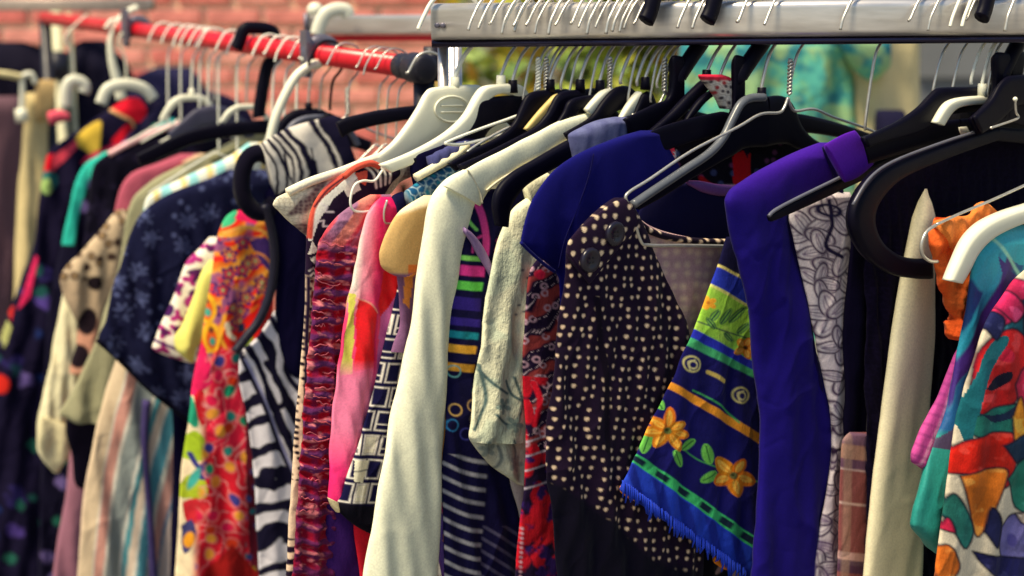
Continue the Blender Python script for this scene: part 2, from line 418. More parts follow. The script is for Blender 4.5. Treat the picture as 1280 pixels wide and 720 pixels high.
# brick wall: each brick a child of the wall
def brick_mat(i):
    c = [(226, 138, 126), (232, 152, 138), (220, 124, 114), (236, 162, 146), (212, 116, 108)][i]
    return plain('brick_red_%s' % 'abcde'[i], c, .9, var=.25, scale=25, bump=.5, spec=.2)
MORTAR = plain('mortar', (246, 232, 196), .95, var=.15, scale=40, bump=.4, spec=.1)
WY = 6.25
def wallpx(px): return (px - 640) / F * WY
XW0, XW1 = wallpx(-640), wallpx(566)
def wall():
    v, f = box_data(((XW0 + XW1) / 2, WY + .134, 1.35), (XW1 - XW0, .23, 2.7))
    W = tag(mesh('brick_wall', v, f, MORTAR, smooth=False), 'red brick wall with pale mortar behind the red rail', 'wall')
    shapes = []
    for k in range(3):
        bm = bmesh.new(); bmesh.ops.create_cube(bm, size=1)
        bmesh.ops.scale(bm, vec=(.203, .03, .054), verts=bm.verts)
        for q in bm.verts: q.co += Vector((rng.uniform(-.002, .002), rng.uniform(-.001, .001), rng.uniform(-.0015, .0015)))
        bmesh.ops.bevel(bm, geom=list(bm.edges), offset=.004, segments=1, affect='EDGES')
        me = bpy.data.meshes.new('brick'); bm.to_mesh(me); bm.free()
        shapes.append([me] + [me.copy() for _ in range(4)])
    for row in shapes:
        for j, me in enumerate(row): me.materials.append(brick_mat(j))
    cells = []
    for r in range(35):
        z = .04 + r * .076
        x = XW0 + (.1125 if r % 2 else 0)
        while x + .225 < XW1 + .12:
            cells.append((z, min(x + .1125, XW1 - .11))); x += .225
    cells.sort(key=lambda c: -c[0])
    extra = []
    for i, (z, x) in enumerate(cells):
        vis = .92 < z < 2.05
        if vis:
            o = bpy.data.objects.new('brick', rng.choice(rng.choice(shapes))); col.objects.link(o); o.parent = W
            o.location = (x, WY + .012 + rng.uniform(-.003, .003), z)
        else:
            extra.append(box_data((x, WY + .012, z), (.21, .03, .06)))
    v, f = join_data(extra); tag(mesh('brick', v, f, brick_mat(0), W, smooth=False), kind='stuff')
wall()
# grey rendered facade further right
def facade():
    root = empty('grey_building', (2.6, 7.4, 0), 'plain grey rendered building front behind the teal top', 'building')
    m = plain('grey_render', (150, 152, 140), .9, var=.12, scale=6, bump=.3)
    m2 = plain('grey_door_paint', (112, 114, 118), .6, var=.08, scale=4)
    v, f = box_data((0.2, .2, 1.9), (7.0, .4, 3.8)); mesh('wall', v, f, m, root, smooth=False)
    v, f = box_data((-.4, -.03, 1.1), (.95, .05, 2.2)); d = mesh('door', v, f, m2, root, smooth=False)
    for zz in (.55, 1.55):
        v, f = box_data((-.4, -.07, zz), (.7, .03, .75)); mesh('panel', v, f, m2, d, smooth=False)
facade()
# yellow-green shrub
def leafmat(name, c): 
    m = plain(name, c, .6, var=.3, scale=8, bump=0); b = m.node_tree.nodes['Principled BSDF']
    b.inputs['Subsurface Weight'].default_value = 0
    return m
def shrub():
    cx, cy = .44, 5.0
    root = empty('flowering_shrub', (cx, cy, 0), 'tall green shrub dotted with yellow flowers behind the chrome rail', 'shrub')
    bark = plain('bark', (96, 76, 52), .9, bump=.6)
    d = []
    for k in range(7):
        a = rng.uniform(0, 6.28); b = rng.uniform(.2, .5)
        d.append(tube_data([(0, 0, 0), (b * .3 * math.cos(a), b * .3 * math.sin(a), .7), (b * math.cos(a), b * .6 * math.sin(a), 1.4), (b * 1.2 * math.cos(a), b * .7 * math.sin(a), 2.0)], [.03, .022, .014, .006], 6))
    v, f = join_data(d); mesh('trunk', v, f, bark, root)
    nr = np.random.default_rng(5)
    def leaves(name, n, mats, size, front=False):
        V = []; Fs = []; mi = []
        clumps = nr.uniform(-1, 1, (90, 3)); clumps /= np.maximum(1, np.linalg.norm(clumps, axis=1))[:, None]
        ci = nr.integers(0, 90, n); p = clumps[ci] + nr.normal(0, .13, (n, 3))
        p = p * np.array([.56, .45, .95]) + np.array([0, 0, 1.35])
        for i in range(n):
            a = unit(nr.normal(0, 1, 3)); b = unit(np.cross(a, nr.normal(0, 1, 3))); s = size * nr.uniform(.6, 1.3)
            q = p[i]; k = len(V)
            V += [q - a * s, q + b * s * .45, q + a * s, q - b * s * .45]; Fs.append([k, k + 1, k + 2, k + 3]); mi.append(int(nr.integers(0, len(mats))))
        o = mesh(name, V, Fs, None, root, smooth=False)
        for m in mats: o.data.materials.append(m)
        o.data.polygons.foreach_set('material_index', np.array(mi, np.int32))
        return o
    g = [leafmat('leaf_olive', (124, 150, 58)), leafmat('leaf_bright', (166, 178, 66)), leafmat('leaf_deep', (98, 126, 56)), leafmat('leaf_lime', (190, 190, 72))]
    tag(leaves('crown', 9000, g, .045), kind=None)
    leaves('blossom', 1100, [leafmat('petal_yellow', (226, 190, 52)), leafmat('petal_orange', (214, 158, 50))], .05)
shrub()
# ------------------------------------------------------------------ the two front racks
def rack_chrome():
    root = empty('clothes_rack', (CH.at(560)[0], CH.at(560)[1], 0), 'chrome clothes rack with thick square rail across the top of the photo', 'clothes rack')
    O = np.array(root.location)
    A, B = CH.at(541), CH.at(1560)
    v, f = beam_data(A - O, B - O, .0165, .0168, .0065, 5); rail = mesh('rail', v, f, CHROME, root)
    for p in rail.data.polygons: p.use_smooth = False if len(p.vertices) > 4 else True
    v, f = beam_data(A - O - np.array([0, 0, .0205]) , B - O - np.array([0, 0, .0205]), .012, .0035, .003, 3); mesh('rail_lip', v, f, plain('dark_chrome', (60, 56, 78), .2, metal=1, scratch=True), root)
    for px in (549, 556):
        p = CH.at(px) - O; e = unit(np.cross(unit(B - A), (0, 0, 1))); e = e if e[1] < 0 else -e; p = p + e * .0163 + np.array([0, 0, -.003])
        v, f = tube_data([p - e * .001, p + e * .0012, p + e * .0018], [.0026, .0026, .0014], 12); mesh('screw', v, f, GREYM, rail)
    # rear rail of the same rack, seen past the end of the front one
    A2, B2 = pt(384, 31, 2.30), pt(1700, 26, 2.25)
    v, f = beam_data(A2 - O, B2 - O, .0125, .0135, .004, 4); r2 = mesh('rail', v, f, CHROME, root)
    v, f = box_data(A2 - O, (.006, .03, .033)); mesh('end_cap', v, f, GREYM, r2)
    c = A2 - O + np.array([.012, 0, .021]); v, f = tube_data([c - np.array([0, .01, 0]), c + np.array([0, .01, 0])], .011, 14); mesh('end_knob', v, f, WHITEP, r2)
    v, f = beam_data(A2 - O - np.array([0, 0, .019]), B2 - O - np.array([0, 0, .019]), .008, .004, .002, 2); mesh('red_strip', v, f, REDM, r2)
    for px, d, r in ((554, 1.535, .0055), (572, 1.56, .0042)):
        p = pt(px, 50, d) - O; q = p.copy(); q[2] = .04
        tube('post', [p, (p + q) / 2, q], r, CHROME, root, 14)
    p = CH.at(1540) - O; q = p.copy(); q[2] = .04; p[2] -= .02
    tube('post', [p, (p + q) / 2, q], .012, CHROME, root, 14)
    pr = (A2 + (B2 - A2) * .97) - O
    q = pr.copy(); q[2] = .04; tube('post', [pr - [0, 0, .02], q], .012, CHROME, root, 12)
    pr = (A2 + (B2 - A2) * .14) - O
    q = pr.copy(); q[2] = .04; tube('post', [pr - [0, 0, .02], q], .012, CHROME, root, 12)
    zf = .03 - 0
    for (a, b) in (((pt(563, 50, 1.54)), pr + O), (CH.at(1540), (A2 + (B2 - A2) * .97))):
        a = np.array(a) - O; b = np.array(b) - O; a[2] = b[2] = zf
        e = unit(b - a); v, f = beam_data(a - e * .15, b + e * .15, .015, .015, .003); mesh('foot', v, f, CHROME, root)
rack_chrome()
def rack_red():
    A, B = RED.at(508), pt(56, 22.5, 3.22)
    O0 = pt(536, 92, 1.68); root = empty('red_clothes_rack', (O0[0], O0[1], 0), 'red tube clothes rack with black end joint running back to the left', 'clothes rack')
    O = np.array(root.location)
    t = unit(B - A)
    tube('rail', [A - O, (A + B) / 2 - O, B - O], .0122, REDM, root, 20)
    J = A - t * .012 - O
    j = tube('end_joint', [A - O + t * .012, A - O - t * .002, J - t * .008], [.0142, .0142, .0142], BLACKR, root, 20)
    K = J - t * .022
    tube('tee_collar', [J - t * .006, K - t * .006, K - t * .014, K - t * .016], [.0165, .0165, .0155, .010], BLACKR, j, 20)
    q = K.copy(); q[2] = .03; kk = K.copy() + np.array([.004, .006, -.006])
    tube('post', [kk, (kk + q) / 2, q], .0115, BLACKR, root, 14)
    v, f = box_data(K + np.array([.012, .012, .004]), (.016, .02, .036)); mesh('bracket', v, f, BLACKR, root)
    p2 = B - O; q2 = p2.copy(); q2[2] = .03; tube('post', [p2, (p2 + q2) / 2, q2], .012, BLACKR, root, 14)
    for c in (q, q2):
        n = np.array([.7, .36, 0]); v, f = beam_data(c - n * .35, c + n * .35, .014, .014, .003); mesh('foot', v, f, BLACKR, root)
    # cream paint-worn band near the far end
    b = RED.at(100); tube('paper_wrap', [b - O - t * .012, b - O, b - O + t * .012], .0132, plain('worn_tape', (225, 205, 170), .7), root, 16)
rack_red()
def clamp(px, label, hw, hh, y0, y1):
    P = RED.at(px); root = empty('metal_clamp', P, label, 'clamp')
    t = unit(RED.B - RED.A); d = P - CAM; D = d.dot(FW)
    k = D / F
    pl = Plane(P, D_RED)
    # saddle round the rail
    ring = [(.0175 * math.cos(a), .0185 * math.sin(a)) for a in np.linspace(-2.3, 2.3, 16)]
    pts = pl.loc([-.0 + r[1] for r in ring], [r[0] for r in ring], 0)
    v, f = tube_data(pts, .009, 10, flat=((0, 0, 1), .9)); 
    v, f = tube_data(pts, .0085, 10); mesh('saddle', v, f, GREYM, root)
    S = .0205; z0, z1 = (np.array([RED.at(px)[2]]) * 0)[0], 0
    zt = -(y0 - (360 - 0)) * 0
    a = pl.loc([S], [hh[0]], [0])[0]; b = pl.loc([S], [hh[1]], [0])[0]
    vv = []
    w2 = hw / 2; nn = pl.n; th = pl.d * .003
    for zz, ww in ((hh[0], w2 * .8), (hh[0] * .55, w2), (hh[1] * .7, w2), (hh[1], w2 * .55)):
        c = pl.loc([S], [zz], [0])[0]
        vv += [c - nn * ww - th, c + nn * ww - th, c + nn * ww + th, c - nn * ww + th]
    ff = [[i * 4 + j, i * 4 + (j + 1) % 4, i * 4 + 4 + (j + 1) % 4, i * 4 + 4 + j] for i in range(3) for j in range(4)] + [[3, 2, 1, 0], [12, 13, 14, 15]]
    mesh('cheek', vv, ff, GREYM, root, smooth=False)
    c = pl.loc([S + .004], [-.004], [.001])[0]; tube('rivet', [c - pl.d * .002, c + pl.d * .002], .0028, WHITEP, root, 10)
clamp(402, 'grey metal clamp with rivet on the red rail below the chrome rail end', .024, (.030, -.026), 40, 88)
clamp(172, 'blurred grey clamp at the far left part of the red rail', .03, (.036, -.026), 5, 45)
# white plastic hook over the rear rail, above the clamp
pl = Plane(pt(403, 60, 2.26), unit((-.9, -.43, 0)))
o = ptube('plastic_hook', pl, [(396, 44), (401, 28), (408, 17), (420, 12), (432, 13), (436, 20)], [.010] * 26, WHITEP, flat=.55, n=12)
tag(o, 'cream plastic hook over the chrome rail end above the clamp', 'hook')

# ------------------------------------------------------------------ hangers
class PlaneSZ(Plane):
    def sz(s, a, b): return np.asarray(a, float), np.asarray(b, float)
HOOK_CH = [(-.010, -.034), (-.026, -.018), (-.0295, -.003), (-.029, .010), (-.021, .0205), (-.006, .0250), (.008, .0245), (.020, .0222), (.028, .0160), (.0345, .0075), (.0395, -.0005)]
HOOK_RED = [(-.004, -.030), (-.015, -.016), (-.0178, -.001), (-.0135, .0125), (0, .0178), (.011, .0145), (.0175, .0065), (.0225, -.002)]
hr = random.Random(11)
def hook(root, rail, hx, ny, r, mat, twist=False, cap=None, fat=False):
    O = rail.at(hx); d0 = D_CH if rail is CH else D_RED
    a = R(hr.uniform(-5, 5)); d = np.array([d0[0] * math.cos(a) - d0[1] * math.sin(a), d0[0] * math.sin(a) + d0[1] * math.cos(a), 0])
    pl = PlaneSZ(O, d); base = Plane(O, d0); zn = float(base.sz(hx, ny)[1])
    pts = HOOK_CH if rail is CH else HOOK_RED
    k = 1.0; g = r - .0012
    pts = [(s + math.copysign(g, s), z + (g if z > .008 else 0)) for s, z in pts]
    if not fat:
        tip = hr.uniform(-.008, .003); pts.append((pts[-1][0] + .003, pts[-1][1] - .004 + tip))
    sh = [(0, zn), (0, zn * .6 + .4 * min(-.045 if rail is CH else -.036, zn * .7))]
    P = catmull(sh + pts, 5); S, Z = P[:, 0], P[:, 1]
    v, f = tube_data(pl.loc(S, Z, 0 * S), r, 10 if fat else 7, flat=((pl.n, .75) if fat else None)); h = mesh('hook', v, f, mat, root)
    if twist:
        q = np.linspace(0, 1, 60); zz = zn + (zn * .25 - zn) * q * .62; dd = []
        for ph in (0, math.pi):
            dd.append(tube_data(pl.loc(.0016 * np.cos(q * 30 + ph), zz, .0016 * np.sin(q * 30 + ph)), .0013, 6))
        v, f = join_data(dd); mesh('twisted_neck', v, f, mat, root)
    if cap is not None:
        v, f = tube_data(pl.loc([0, 0, 0], [zn + .006, zn, zn - .006], [0, 0, 0]), [.0042, .0045, .005], 10); mesh('neck_cap', v, f, cap, root)
    return base
def hanger(label, rail, hx, ny, A=None, B=None, mat=None, T=.004, wire=None, r=.0013, twist=False, cap=None, fat=False, hmat=None, off=0.0, rod=None, group=None, name='clothes_hanger', extra=None, far=True, power=4.5):
    O = rail.at(hx)
    root = empty(name, O, label, 'hanger', group)
    mat = mat or BLACKP
    pl = hook(root, rail, hx, ny, r, hmat or WIRE, twist, cap, fat)
    pl = Plane(O, pl.d, off)
    if A: loft('arms', pl, A, B, mat, root, T=T, res=5, mirror=far, power=power, taper=.6)
    if wire: ptube('wire_arms', pl, wire, .0014, hmat or WIRE, root, mirror=far)
    if rod:
        for q in rod: ptube('bar', pl, q, .0016, hmat or WIRE, root)
    if extra: extra(root, pl)
    return root
# --- chrome rack, from its left end to the right
def oval(root, pl):
    a = np.linspace(0, 2 * math.pi, 40)
    S, Z = pl.sz(560 + 21 * np.cos(a), 136 + 16 * np.sin(a))
    v, f = tube_data(pl.loc(S, Z, 0 * S + .0062), .0011, 6); mesh('raised_oval', v, f, WHITEP, root)
    for y in (131.5, 139.5):
        S, Z = pl.sz(np.linspace(546, 575, 8), np.full(8, y)); v, f = tube_data(pl.loc(S, Z, 0 * S + .0061), .0010, 6); mesh('raised_line', v, f, WHITEP, root)
hanger('broad cream plastic hanger with raised oval, leftmost on the chrome rail', CH, 568, 104,
       [(568, 107), (548, 108.5), (533, 113), (522, 133), (508, 155), (488, 180), (456, 204), (425, 224)],
       [(568, 166), (556, 168), (546, 172), (532, 180), (515, 190), (493, 203), (462, 219), (432, 233)], WHITEP, T=.006, r=.0021, hmat=WHITEW, cap=WHITEP, extra=oval)
hanger('narrow cream plastic hanger, second from the chrome rail end', CH, 626, 102,
       [(626, 105), (612, 106), (602, 109.5), (593, 120), (578, 145), (552, 168), (512, 190), (474, 205)],
       [(626, 117), (618, 119), (611, 124), (606, 138), (592, 160), (566, 181), (526, 201), (488, 216)], WHITEP, T=.006, r=.0016, cap=WHITEP, off=.004)
hanger('broad black hanger directly behind the two cream plastic hangers', CH, 641, 108,
       [(641, 119), (615, 121), (598, 126), (591, 150), (576, 171), (545, 185), (515, 197)],
       [(641, 152), (622, 156), (610, 164), (602, 176), (590, 188), (560, 202), (522, 218)], r=.0016, cap=BLACKP, off=-.002)
hanger('white wire hanger with twisted neck beside the cream plastic hangers', CH, 673, 112, wire=[(673, 112), (670, 122), (660, 138), (640, 147), (606, 159), (572, 172), (556, 179)], twist=True, hmat=WHITEW, rod=[[(556, 179), (580, 180), (640, 165)]])
hanger('grey wire hanger with twisted neck and double bar', CH, 683, 112, wire=[(683, 112), (679, 124), (662, 148), (630, 162), (598, 180), (584, 190)], twist=True, rod=[[(655, 158), (610, 180), (590, 191)]])
hanger('black plastic hanger with light rim, left of the pale wooden one', CH, 688, 107,
       [(688, 112), (668, 114), (657, 120), (650, 135), (641, 154), (622, 171), (590, 187), (560, 204)],
       [(688, 142), (678, 143), (671, 148), (664, 158), (652, 172), (632, 186), (602, 199), (570, 214)], r=.0017, cap=BLACKP)
hanger('pale wooden hanger with a rounded edge between black plastic ones', CH, 702, 112,
       [(702, 116), (694, 118), (687, 124), (672, 140), (655, 161)], [(702, 128), (697, 131), (692, 138), (680, 152), (663, 165)], WOODT, r=.0015)
hanger('black plastic hanger with square neck cap above the white coat', CH, 726, 107,
       [(726, 112), (708, 113), (696, 118), (688, 132), (682, 143), (667, 159), (638, 175), (604, 192), (572, 206)],
       [(726, 142), (716, 144), (708, 149), (702, 157), (692, 167), (674, 178), (646, 190), (614, 204), (580, 217)], r=.0017, cap=BLACKP)
hanger('small black hanger with a raised rim inside the white coat', CH, 751, 108,
       [(751, 118), (728, 120), (711, 126), (704, 140), (696, 153)], [(751, 130), (734, 132), (724, 138), (717, 149), (708, 160)], r=.0016, cap=BLACKP)
hanger('cream padded hanger with twisted wire neck by the white coat collar', CH, 763, 112,
       [(763, 110), (753, 113), (741, 124), (731, 136)], [(763, 118), (758, 124), (749, 136), (738, 145)], WHITEP, T=.005, twist=True)
hanger('black rimmed plastic hanger behind the grey knitted strap', CH, 777, 105,
       [(777, 107), (766, 111), (752, 127), (741, 143), (728, 153), (705, 166)], [(777, 137), (769, 140), (759, 148), (748, 157), (735, 164), (712, 177)], r=.0017)
hanger('cream plastic hanger whose curved arm shows above the grey knitted strap', CH, 798, 107,
       [(798, 114), (791, 121), (782, 133), (774, 147)], [(798, 124), (797, 131), (791, 141), (782, 152)], WHITEP, T=.005, r=.0017)
hanger('black hanger with black neck cap beside the cream curved arm', CH, 808, 104,
       [(808, 114), (802, 118), (797, 130), (792, 143)], [(808, 140), (806, 142), (803, 147), (799, 152)], r=.0017, cap=BLACKP)
hanger('black hanger with a rounded drooping end and grey knitted strap over it', CH, 823, 110,
       [(823, 139), (800, 142), (776, 147), (745, 160), (712, 174), (670, 198), (638, 217), (621, 236), (616, 256), (620, 282)],
       [(823, 158), (802, 163), (780, 169), (748, 182), (718, 197), (684, 215), (658, 231), (644, 247), (637, 263), (634, 284)], r=.0014, T=.006)
hanger('wire hanger with twisted neck left of the first thick black hook', CH, 832, 114, wire=[(832, 114), (829, 120), (823, 130), (806, 139), (790, 144)], twist=True)
hanger('black plastic hanger with a thick flat hook, left of two such', CH, 851, 100,
       [(851, 70), (839, 71), (839, 95), (834, 122), (815, 131), (780, 148)], [(851, 150), (851, 150), (846, 152), (838, 156), (820, 160), (788, 172)], r=.0088, hmat=BLACKP, fat=True, T=.005, far=False)
hanger('black tubular hanger whose bright arm slopes down from a red strap', CH, 885, 95, r=.0017, cap=BLACKP,
       A=[(885, 98), (876, 102), (856, 121), (836, 142), (812, 163), (782, 186)], B=[(885, 110), (882, 113), (866, 130), (846, 150), (822, 170), (790, 193)], T=.005)
hanger('slim black tubular hanger under the red and white printed strap', CH, 903, 95, r=.0016,
       A=[(903, 104), (890, 112), (876, 122), (866, 134), (856, 150)], B=[(903, 112), (893, 118), (881, 127), (871, 139), (861, 153)], T=.005)
hanger('black plastic hanger with a thick flat hook carrying the navy top', CH, 928, 100,
       [(928, 70), (917, 71), (916, 100), (914, 138), (900, 139.5), (865, 147), (830, 157), (808, 167), (792, 175)],
       [(928, 168), (926, 168), (922, 168), (915, 168), (900, 169), (865, 177), (832, 188), (810, 195), (798, 200)], r=.0088, hmat=BLACKP, fat=True, T=.0035, far=False,
       extra=lambda root, pl: loft('arms', pl, [(926, 137), (960, 138.5), (1004, 143), (1046, 153), (1088, 167)], [(926, 168), (962, 166), (1006, 166), (1048, 172), (1090, 181)], BLACKP, root, T=.0035, res=5, power=4.5))
hanger('black plastic hanger with a bright tubular front edge above the dotted cardigan', CH, 955, 117,
       [(955, 121), (940, 122), (929, 127), (918, 143), (908, 166), (889, 188), (856, 210), (816, 236), (789, 254)],
       [(955, 184), (942, 184), (934, 185), (925, 187), (914, 194), (897, 203), (866, 221), (826, 246), (797, 262)], r=.0017, cap=BLACKP, T=.006,
       extra=lambda root, pl: ptube('rim', Plane(pl.O, pl.d, .006), [(955, 122), (938, 123), (926, 130), (915, 150), (904, 172), (886, 192), (855, 213), (816, 239), (791, 256)], .0042, plain('edge_highlight_plastic', (92, 96, 104), .3), root))  # paler plastic paints the highlight along the black front edge
hanger('silver wire hanger with twisted neck holding the dotted cardigan', CH, 990, 118,
       wire=[(985, 122), (980, 135), (973, 141), (950, 143), (922, 159), (864, 189), (812, 224), (788, 239), (782, 248), (790, 262)], twist=True, off=.012,
       rod=[[(790, 262), (800, 300), (812, 306.5), (860, 307), (985, 309)]], r=.0015)
hanger('black plastic hanger under the purple shirt collar', CH, 1088, 162,
       [(1088, 168), (1060, 176), (1000, 206), (950, 232)], [(1088, 185), (1062, 193), (1008, 222), (958, 248)], r=.0015)
hanger('long black hanger rising to the right of the purple collar', CH, 1196, 118,
       [(1196, 148), (1140, 157), (1100, 166), (1074, 172)], [(1196, 178), (1142, 188), (1106, 199), (1084, 206)], r=.0013, T=.004)
hanger('black flat-topped hanger on a cream wire hook near the grey door', CH, 1219, 105,
       [(1219, 108), (1192, 108.5), (1172, 110), (1163, 117), (1147, 134), (1124, 150), (1098, 163), (1078, 172)],
       [(1219, 140), (1195, 142), (1183, 146), (1172, 153), (1152, 165), (1128, 172), (1103, 178), (1084, 184)], r=.0016, hmat=WHITEW, T=.005)
hanger('cream plastic hanger with a block neck over the black beaded top', CH, 1233, 112,
       [(1233, 119), (1205, 121), (1188, 125), (1178, 133), (1166, 153)], [(1233, 130), (1208, 132), (1195, 135), (1187, 142), (1178, 157)], WHITEP, r=.0018, hmat=WHITEW, cap=WHITEP, T=.006)
hanger('black hanger with a thick flat hook at the right edge', CH, 1258, 100,
       [(1258, 66), (1243, 67), (1242, 90), (1241, 112), (1231, 130), (1212, 148)], [(1258, 150), (1258, 150), (1257, 150), (1254, 152), (1243, 157), (1222, 168)], r=.0088, hmat=BLACKP, fat=True, T=.005)
hanger('black hanger with a smooth plateau at the right edge of the photo', CH, 1286, 88,
       [(1286, 93), (1268, 94), (1256, 97), (1247, 107), (1236, 126), (1216, 146)], [(1286, 130), (1276, 131), (1268, 134), (1259, 142), (1247, 153), (1226, 168)], r=.0016)
hanger('thin black hanger with rounded tip lying across the purple shirt', CH, 1172, 118,
       [(1172, 164), (1120, 188), (1060, 217), (1000, 246), (970, 262), (960, 270)], [(1172, 178), (1122, 203), (1064, 231), (1006, 258), (977, 271), (963, 277)], r=.0014, T=.005,
       extra=lambda root, pl: ptube('rim', Plane(pl.O, pl.d, .004), [(1172, 164), (1120, 188), (1060, 217), (1000, 246), (970, 262), (961, 270)], .0016, plain('rim_highlight_plastic', (96, 96, 108), .3), root))  # pale line stands in for the gloss highlight on the black edge
def loop_end(root, pl):
    ptube('rim', Plane(pl.O, pl.d, .006), [(1240, 158), (1178, 178), (1116, 202), (1086, 224), (1066, 256)], .0013, plain('rim_highlight_plastic', (96, 96, 108), .3), root)  # painted highlight: pale line where the black arm catches light
hanger('big black hanger with a hooked loop end in front of the cream sleeve', CH, 1240, 125, r=.0015, T=.008,
       A=[(1240, 158), (1178, 178), (1116, 202), (1086, 222), (1066, 252), (1062, 284), (1078, 318), (1108, 341), (1140, 348), (1162, 349)],
       B=[(1240, 176), (1184, 196), (1130, 219), (1106, 238), (1092, 260), (1091, 282), (1102, 304), (1124, 319), (1144, 323), (1160, 322)], extra=loop_end)
def curl(root, pl):
    ptube('curl', pl, [(1170, 281), (1158, 290), (1152, 304), (1153, 318), (1162, 326), (1172, 327)], .0016, WIRE, root)
hanger('bright metal rod hanger carrying the orange ruffled top', CH, 1318, 120, r=.0015, wire=[(1318, 200), (1300, 222), (1282, 231), (1238, 251), (1200, 267), (1170, 281)], extra=curl)
hanger('thick cream plastic hanger with a rounded end above the teal blouse', CH, 1342, 120, r=.0018, mat=WHITEP, T=.009,
       A=[(1342, 236), (1290, 253), (1255, 264), (1226, 278), (1206, 298), (1192, 326), (1182, 350)], B=[(1342, 256), (1296, 272), (1262, 284), (1236, 298), (1219, 316), (1208, 338), (1199, 354)])
def ball(root, pl):
    S, Z = pl.sz(1269, 124); c = pl.loc([S, S, S, S, S], Z + np.array([-.0022, -.0015, 0, .0015, .0022]), [0] * 5)
    v, f = tube_data(c, [.0004, .0017, .0024, .0017, .0004], 10); mesh('ball_tip', v, f, WHITEP, root)
    ptube('hook_end', pl, [(1269, 125), (1270, 140), (1273, 147), (1262, 152), (1238, 160)], .0011, WIRE, root)
hanger('small wire hanger with a ball tip over the black beaded top', CH, 1330, 120, r=.0013, wire=[(1330, 140), (1300, 150), (1285, 156)], extra=ball, far=False)
# thin hooks hanging close together behind these: their arms vanish between the clothes
for hx, lab in ((655, 'plain wire hook left of the white twisted one'), (668, 'plain wire hook between the white twisted one and the narrow cream hanger'), (712, 'plain wire hook between two black neck caps over the wooden hanger'), (738, 'plain wire hook between the capped black hangers above the coat collar'),
                (787, 'plain wire hook left of the cream curved arm over the knitted strap'), (815, 'plain wire hook above the grey knitted strap, right of a capped one')):
    ny = 128 + (hx % 5)
    hanger(lab, CH, hx, ny, wire=[(hx, ny), (hx - 3, ny + 18), (hx - 18, ny + 46), (hx - 60, ny + 92), (hx - 84, ny + 120)], off=-.006)
# --- hangers on the red rail
def rh(label, hx, ny, A=None, B=None, **k): return hanger(label, RED, hx, ny, A, B, **k)
rh('cream curved plastic hanger in the middle of the red rail', 237, 116, [(237, 118), (225, 119), (214, 125), (206, 136), (199, 149)], [(237, 126), (228, 127), (220, 132), (212, 142), (206, 152)], mat=WHITEP, T=.010, r=.0018, hmat=WHITEW, cap=WHITEP)
rh('small cream plastic hanger behind the thick black strap hook', 306, 128, [(306, 130), (296, 131), (284, 138), (274, 152)], [(306, 137), (299, 138), (290, 143), (281, 154)], mat=WHITEP, T=.008, r=.0016)
rh('black hanger stretched flat above the black velvet coat', 322, 146, [(322, 150), (280, 154), (236, 163), (205, 176), (170, 193)], [(322, 168), (284, 172), (240, 181), (210, 194), (176, 208)], r=.0088, hmat=BLACKP, fat=True, T=.005)
rh('dark grey hanger stacked behind the velvet coat', 265, 126, [(265, 131), (245, 136), (228, 150), (210, 165)], [(265, 158), (250, 160), (236, 170), (216, 182)], mat=plain('charcoal_plastic', (58, 56, 80), .5), r=.0014)
rh('black arched hanger inside the zebra dress shoulder', 384, 134, [(384, 136), (366, 138), (352, 148), (344, 166), (337, 190)], [(384, 172), (376, 174), (366, 180), (358, 190), (352, 204)], r=.0015, cap=BLACKP, T=.006)
rh('grey tubular hanger just in front of the black arched one', 398, 138, [(398, 143), (380, 145), (364, 153), (354, 168), (346, 186)], [(398, 149), (383, 151), (370, 158), (361, 171), (353, 188)], mat=plain('grey_plastic', (104, 106, 122), .4), r=.0013, T=.005)
rh('black hanger with a dark plastic hook above the zebra shoulder', 411, 138, [(411, 140), (404, 144), (380, 160)], [(411, 150), (404, 156), (385, 170)], r=.0018, hmat=BLACKP)
rh('wire hanger with twisted shank right of the zebra shoulder', 433, 142, wire=[(433, 142), (428, 150), (400, 168), (350, 190)], twist=True)
rh('long black hanger reaching from the black joint to the zebra dress', 536, 118, [(536, 130), (500, 134), (465, 139), (432, 147), (420, 152)], [(536, 146), (502, 151), (470, 157), (440, 165), (428, 172)], r=.0015, T=.006)
for hx, ny, lab, arms, wm in (
    (206, 150, 'white wire hook, first right of the blurred grey clamp', [(206, 150), (190, 160), (160, 178)], WHITEW),
    (222, 150, 'white wire hook left of the cream curved hanger on the red rail', [(222, 150), (208, 160), (176, 178)], WHITEW),
    (246, 150, 'white wire hook right of the cream curved hanger on the red rail', [(246, 150), (232, 160), (200, 178)], WHITEW),
    (257, 150, 'white wire hook just left of the thick black strap hook', [(257, 150), (240, 160), (210, 176)], WHITEW),
    (269, 188, 'long white wire hook of the olive grey t-shirt', [(269, 190), (232, 212), (186, 242)], WHITEW),
    (292, 198, 'long white wire hook of the pastel striped shirt', [(292, 202), (248, 222), (210, 240)], WHITEW),
    (338, 150, 'white wire hook directly right of the thick black strap hook', [(338, 152), (334, 170), (322, 200)], WHITEW),
    (353, 152, 'white wire hook left of the long cream curved arm', [(353, 156), (346, 176), (334, 214)], WHITEW),
    (368, 156, 'white wire hook right of the long cream curved arm', [(368, 160), (352, 190), (340, 226)], WHITEW),
    (470, 176, 'thin wire hook, first right of the grey rivet clamp', [(470, 180), (450, 200), (424, 226)], WIRE),
    (481, 176, 'thin wire hook, second right of the grey rivet clamp', [(481, 180), (460, 202), (434, 228)], WIRE),
    (494, 176, 'thin wire hook closest to the black end joint of the red rail', [(494, 180), (474, 200), (446, 226)], WIRE)):
    rh(lab, hx, ny, hmat=wm, r=.0016 if wm is WHITEW else .0011, wire=arms)
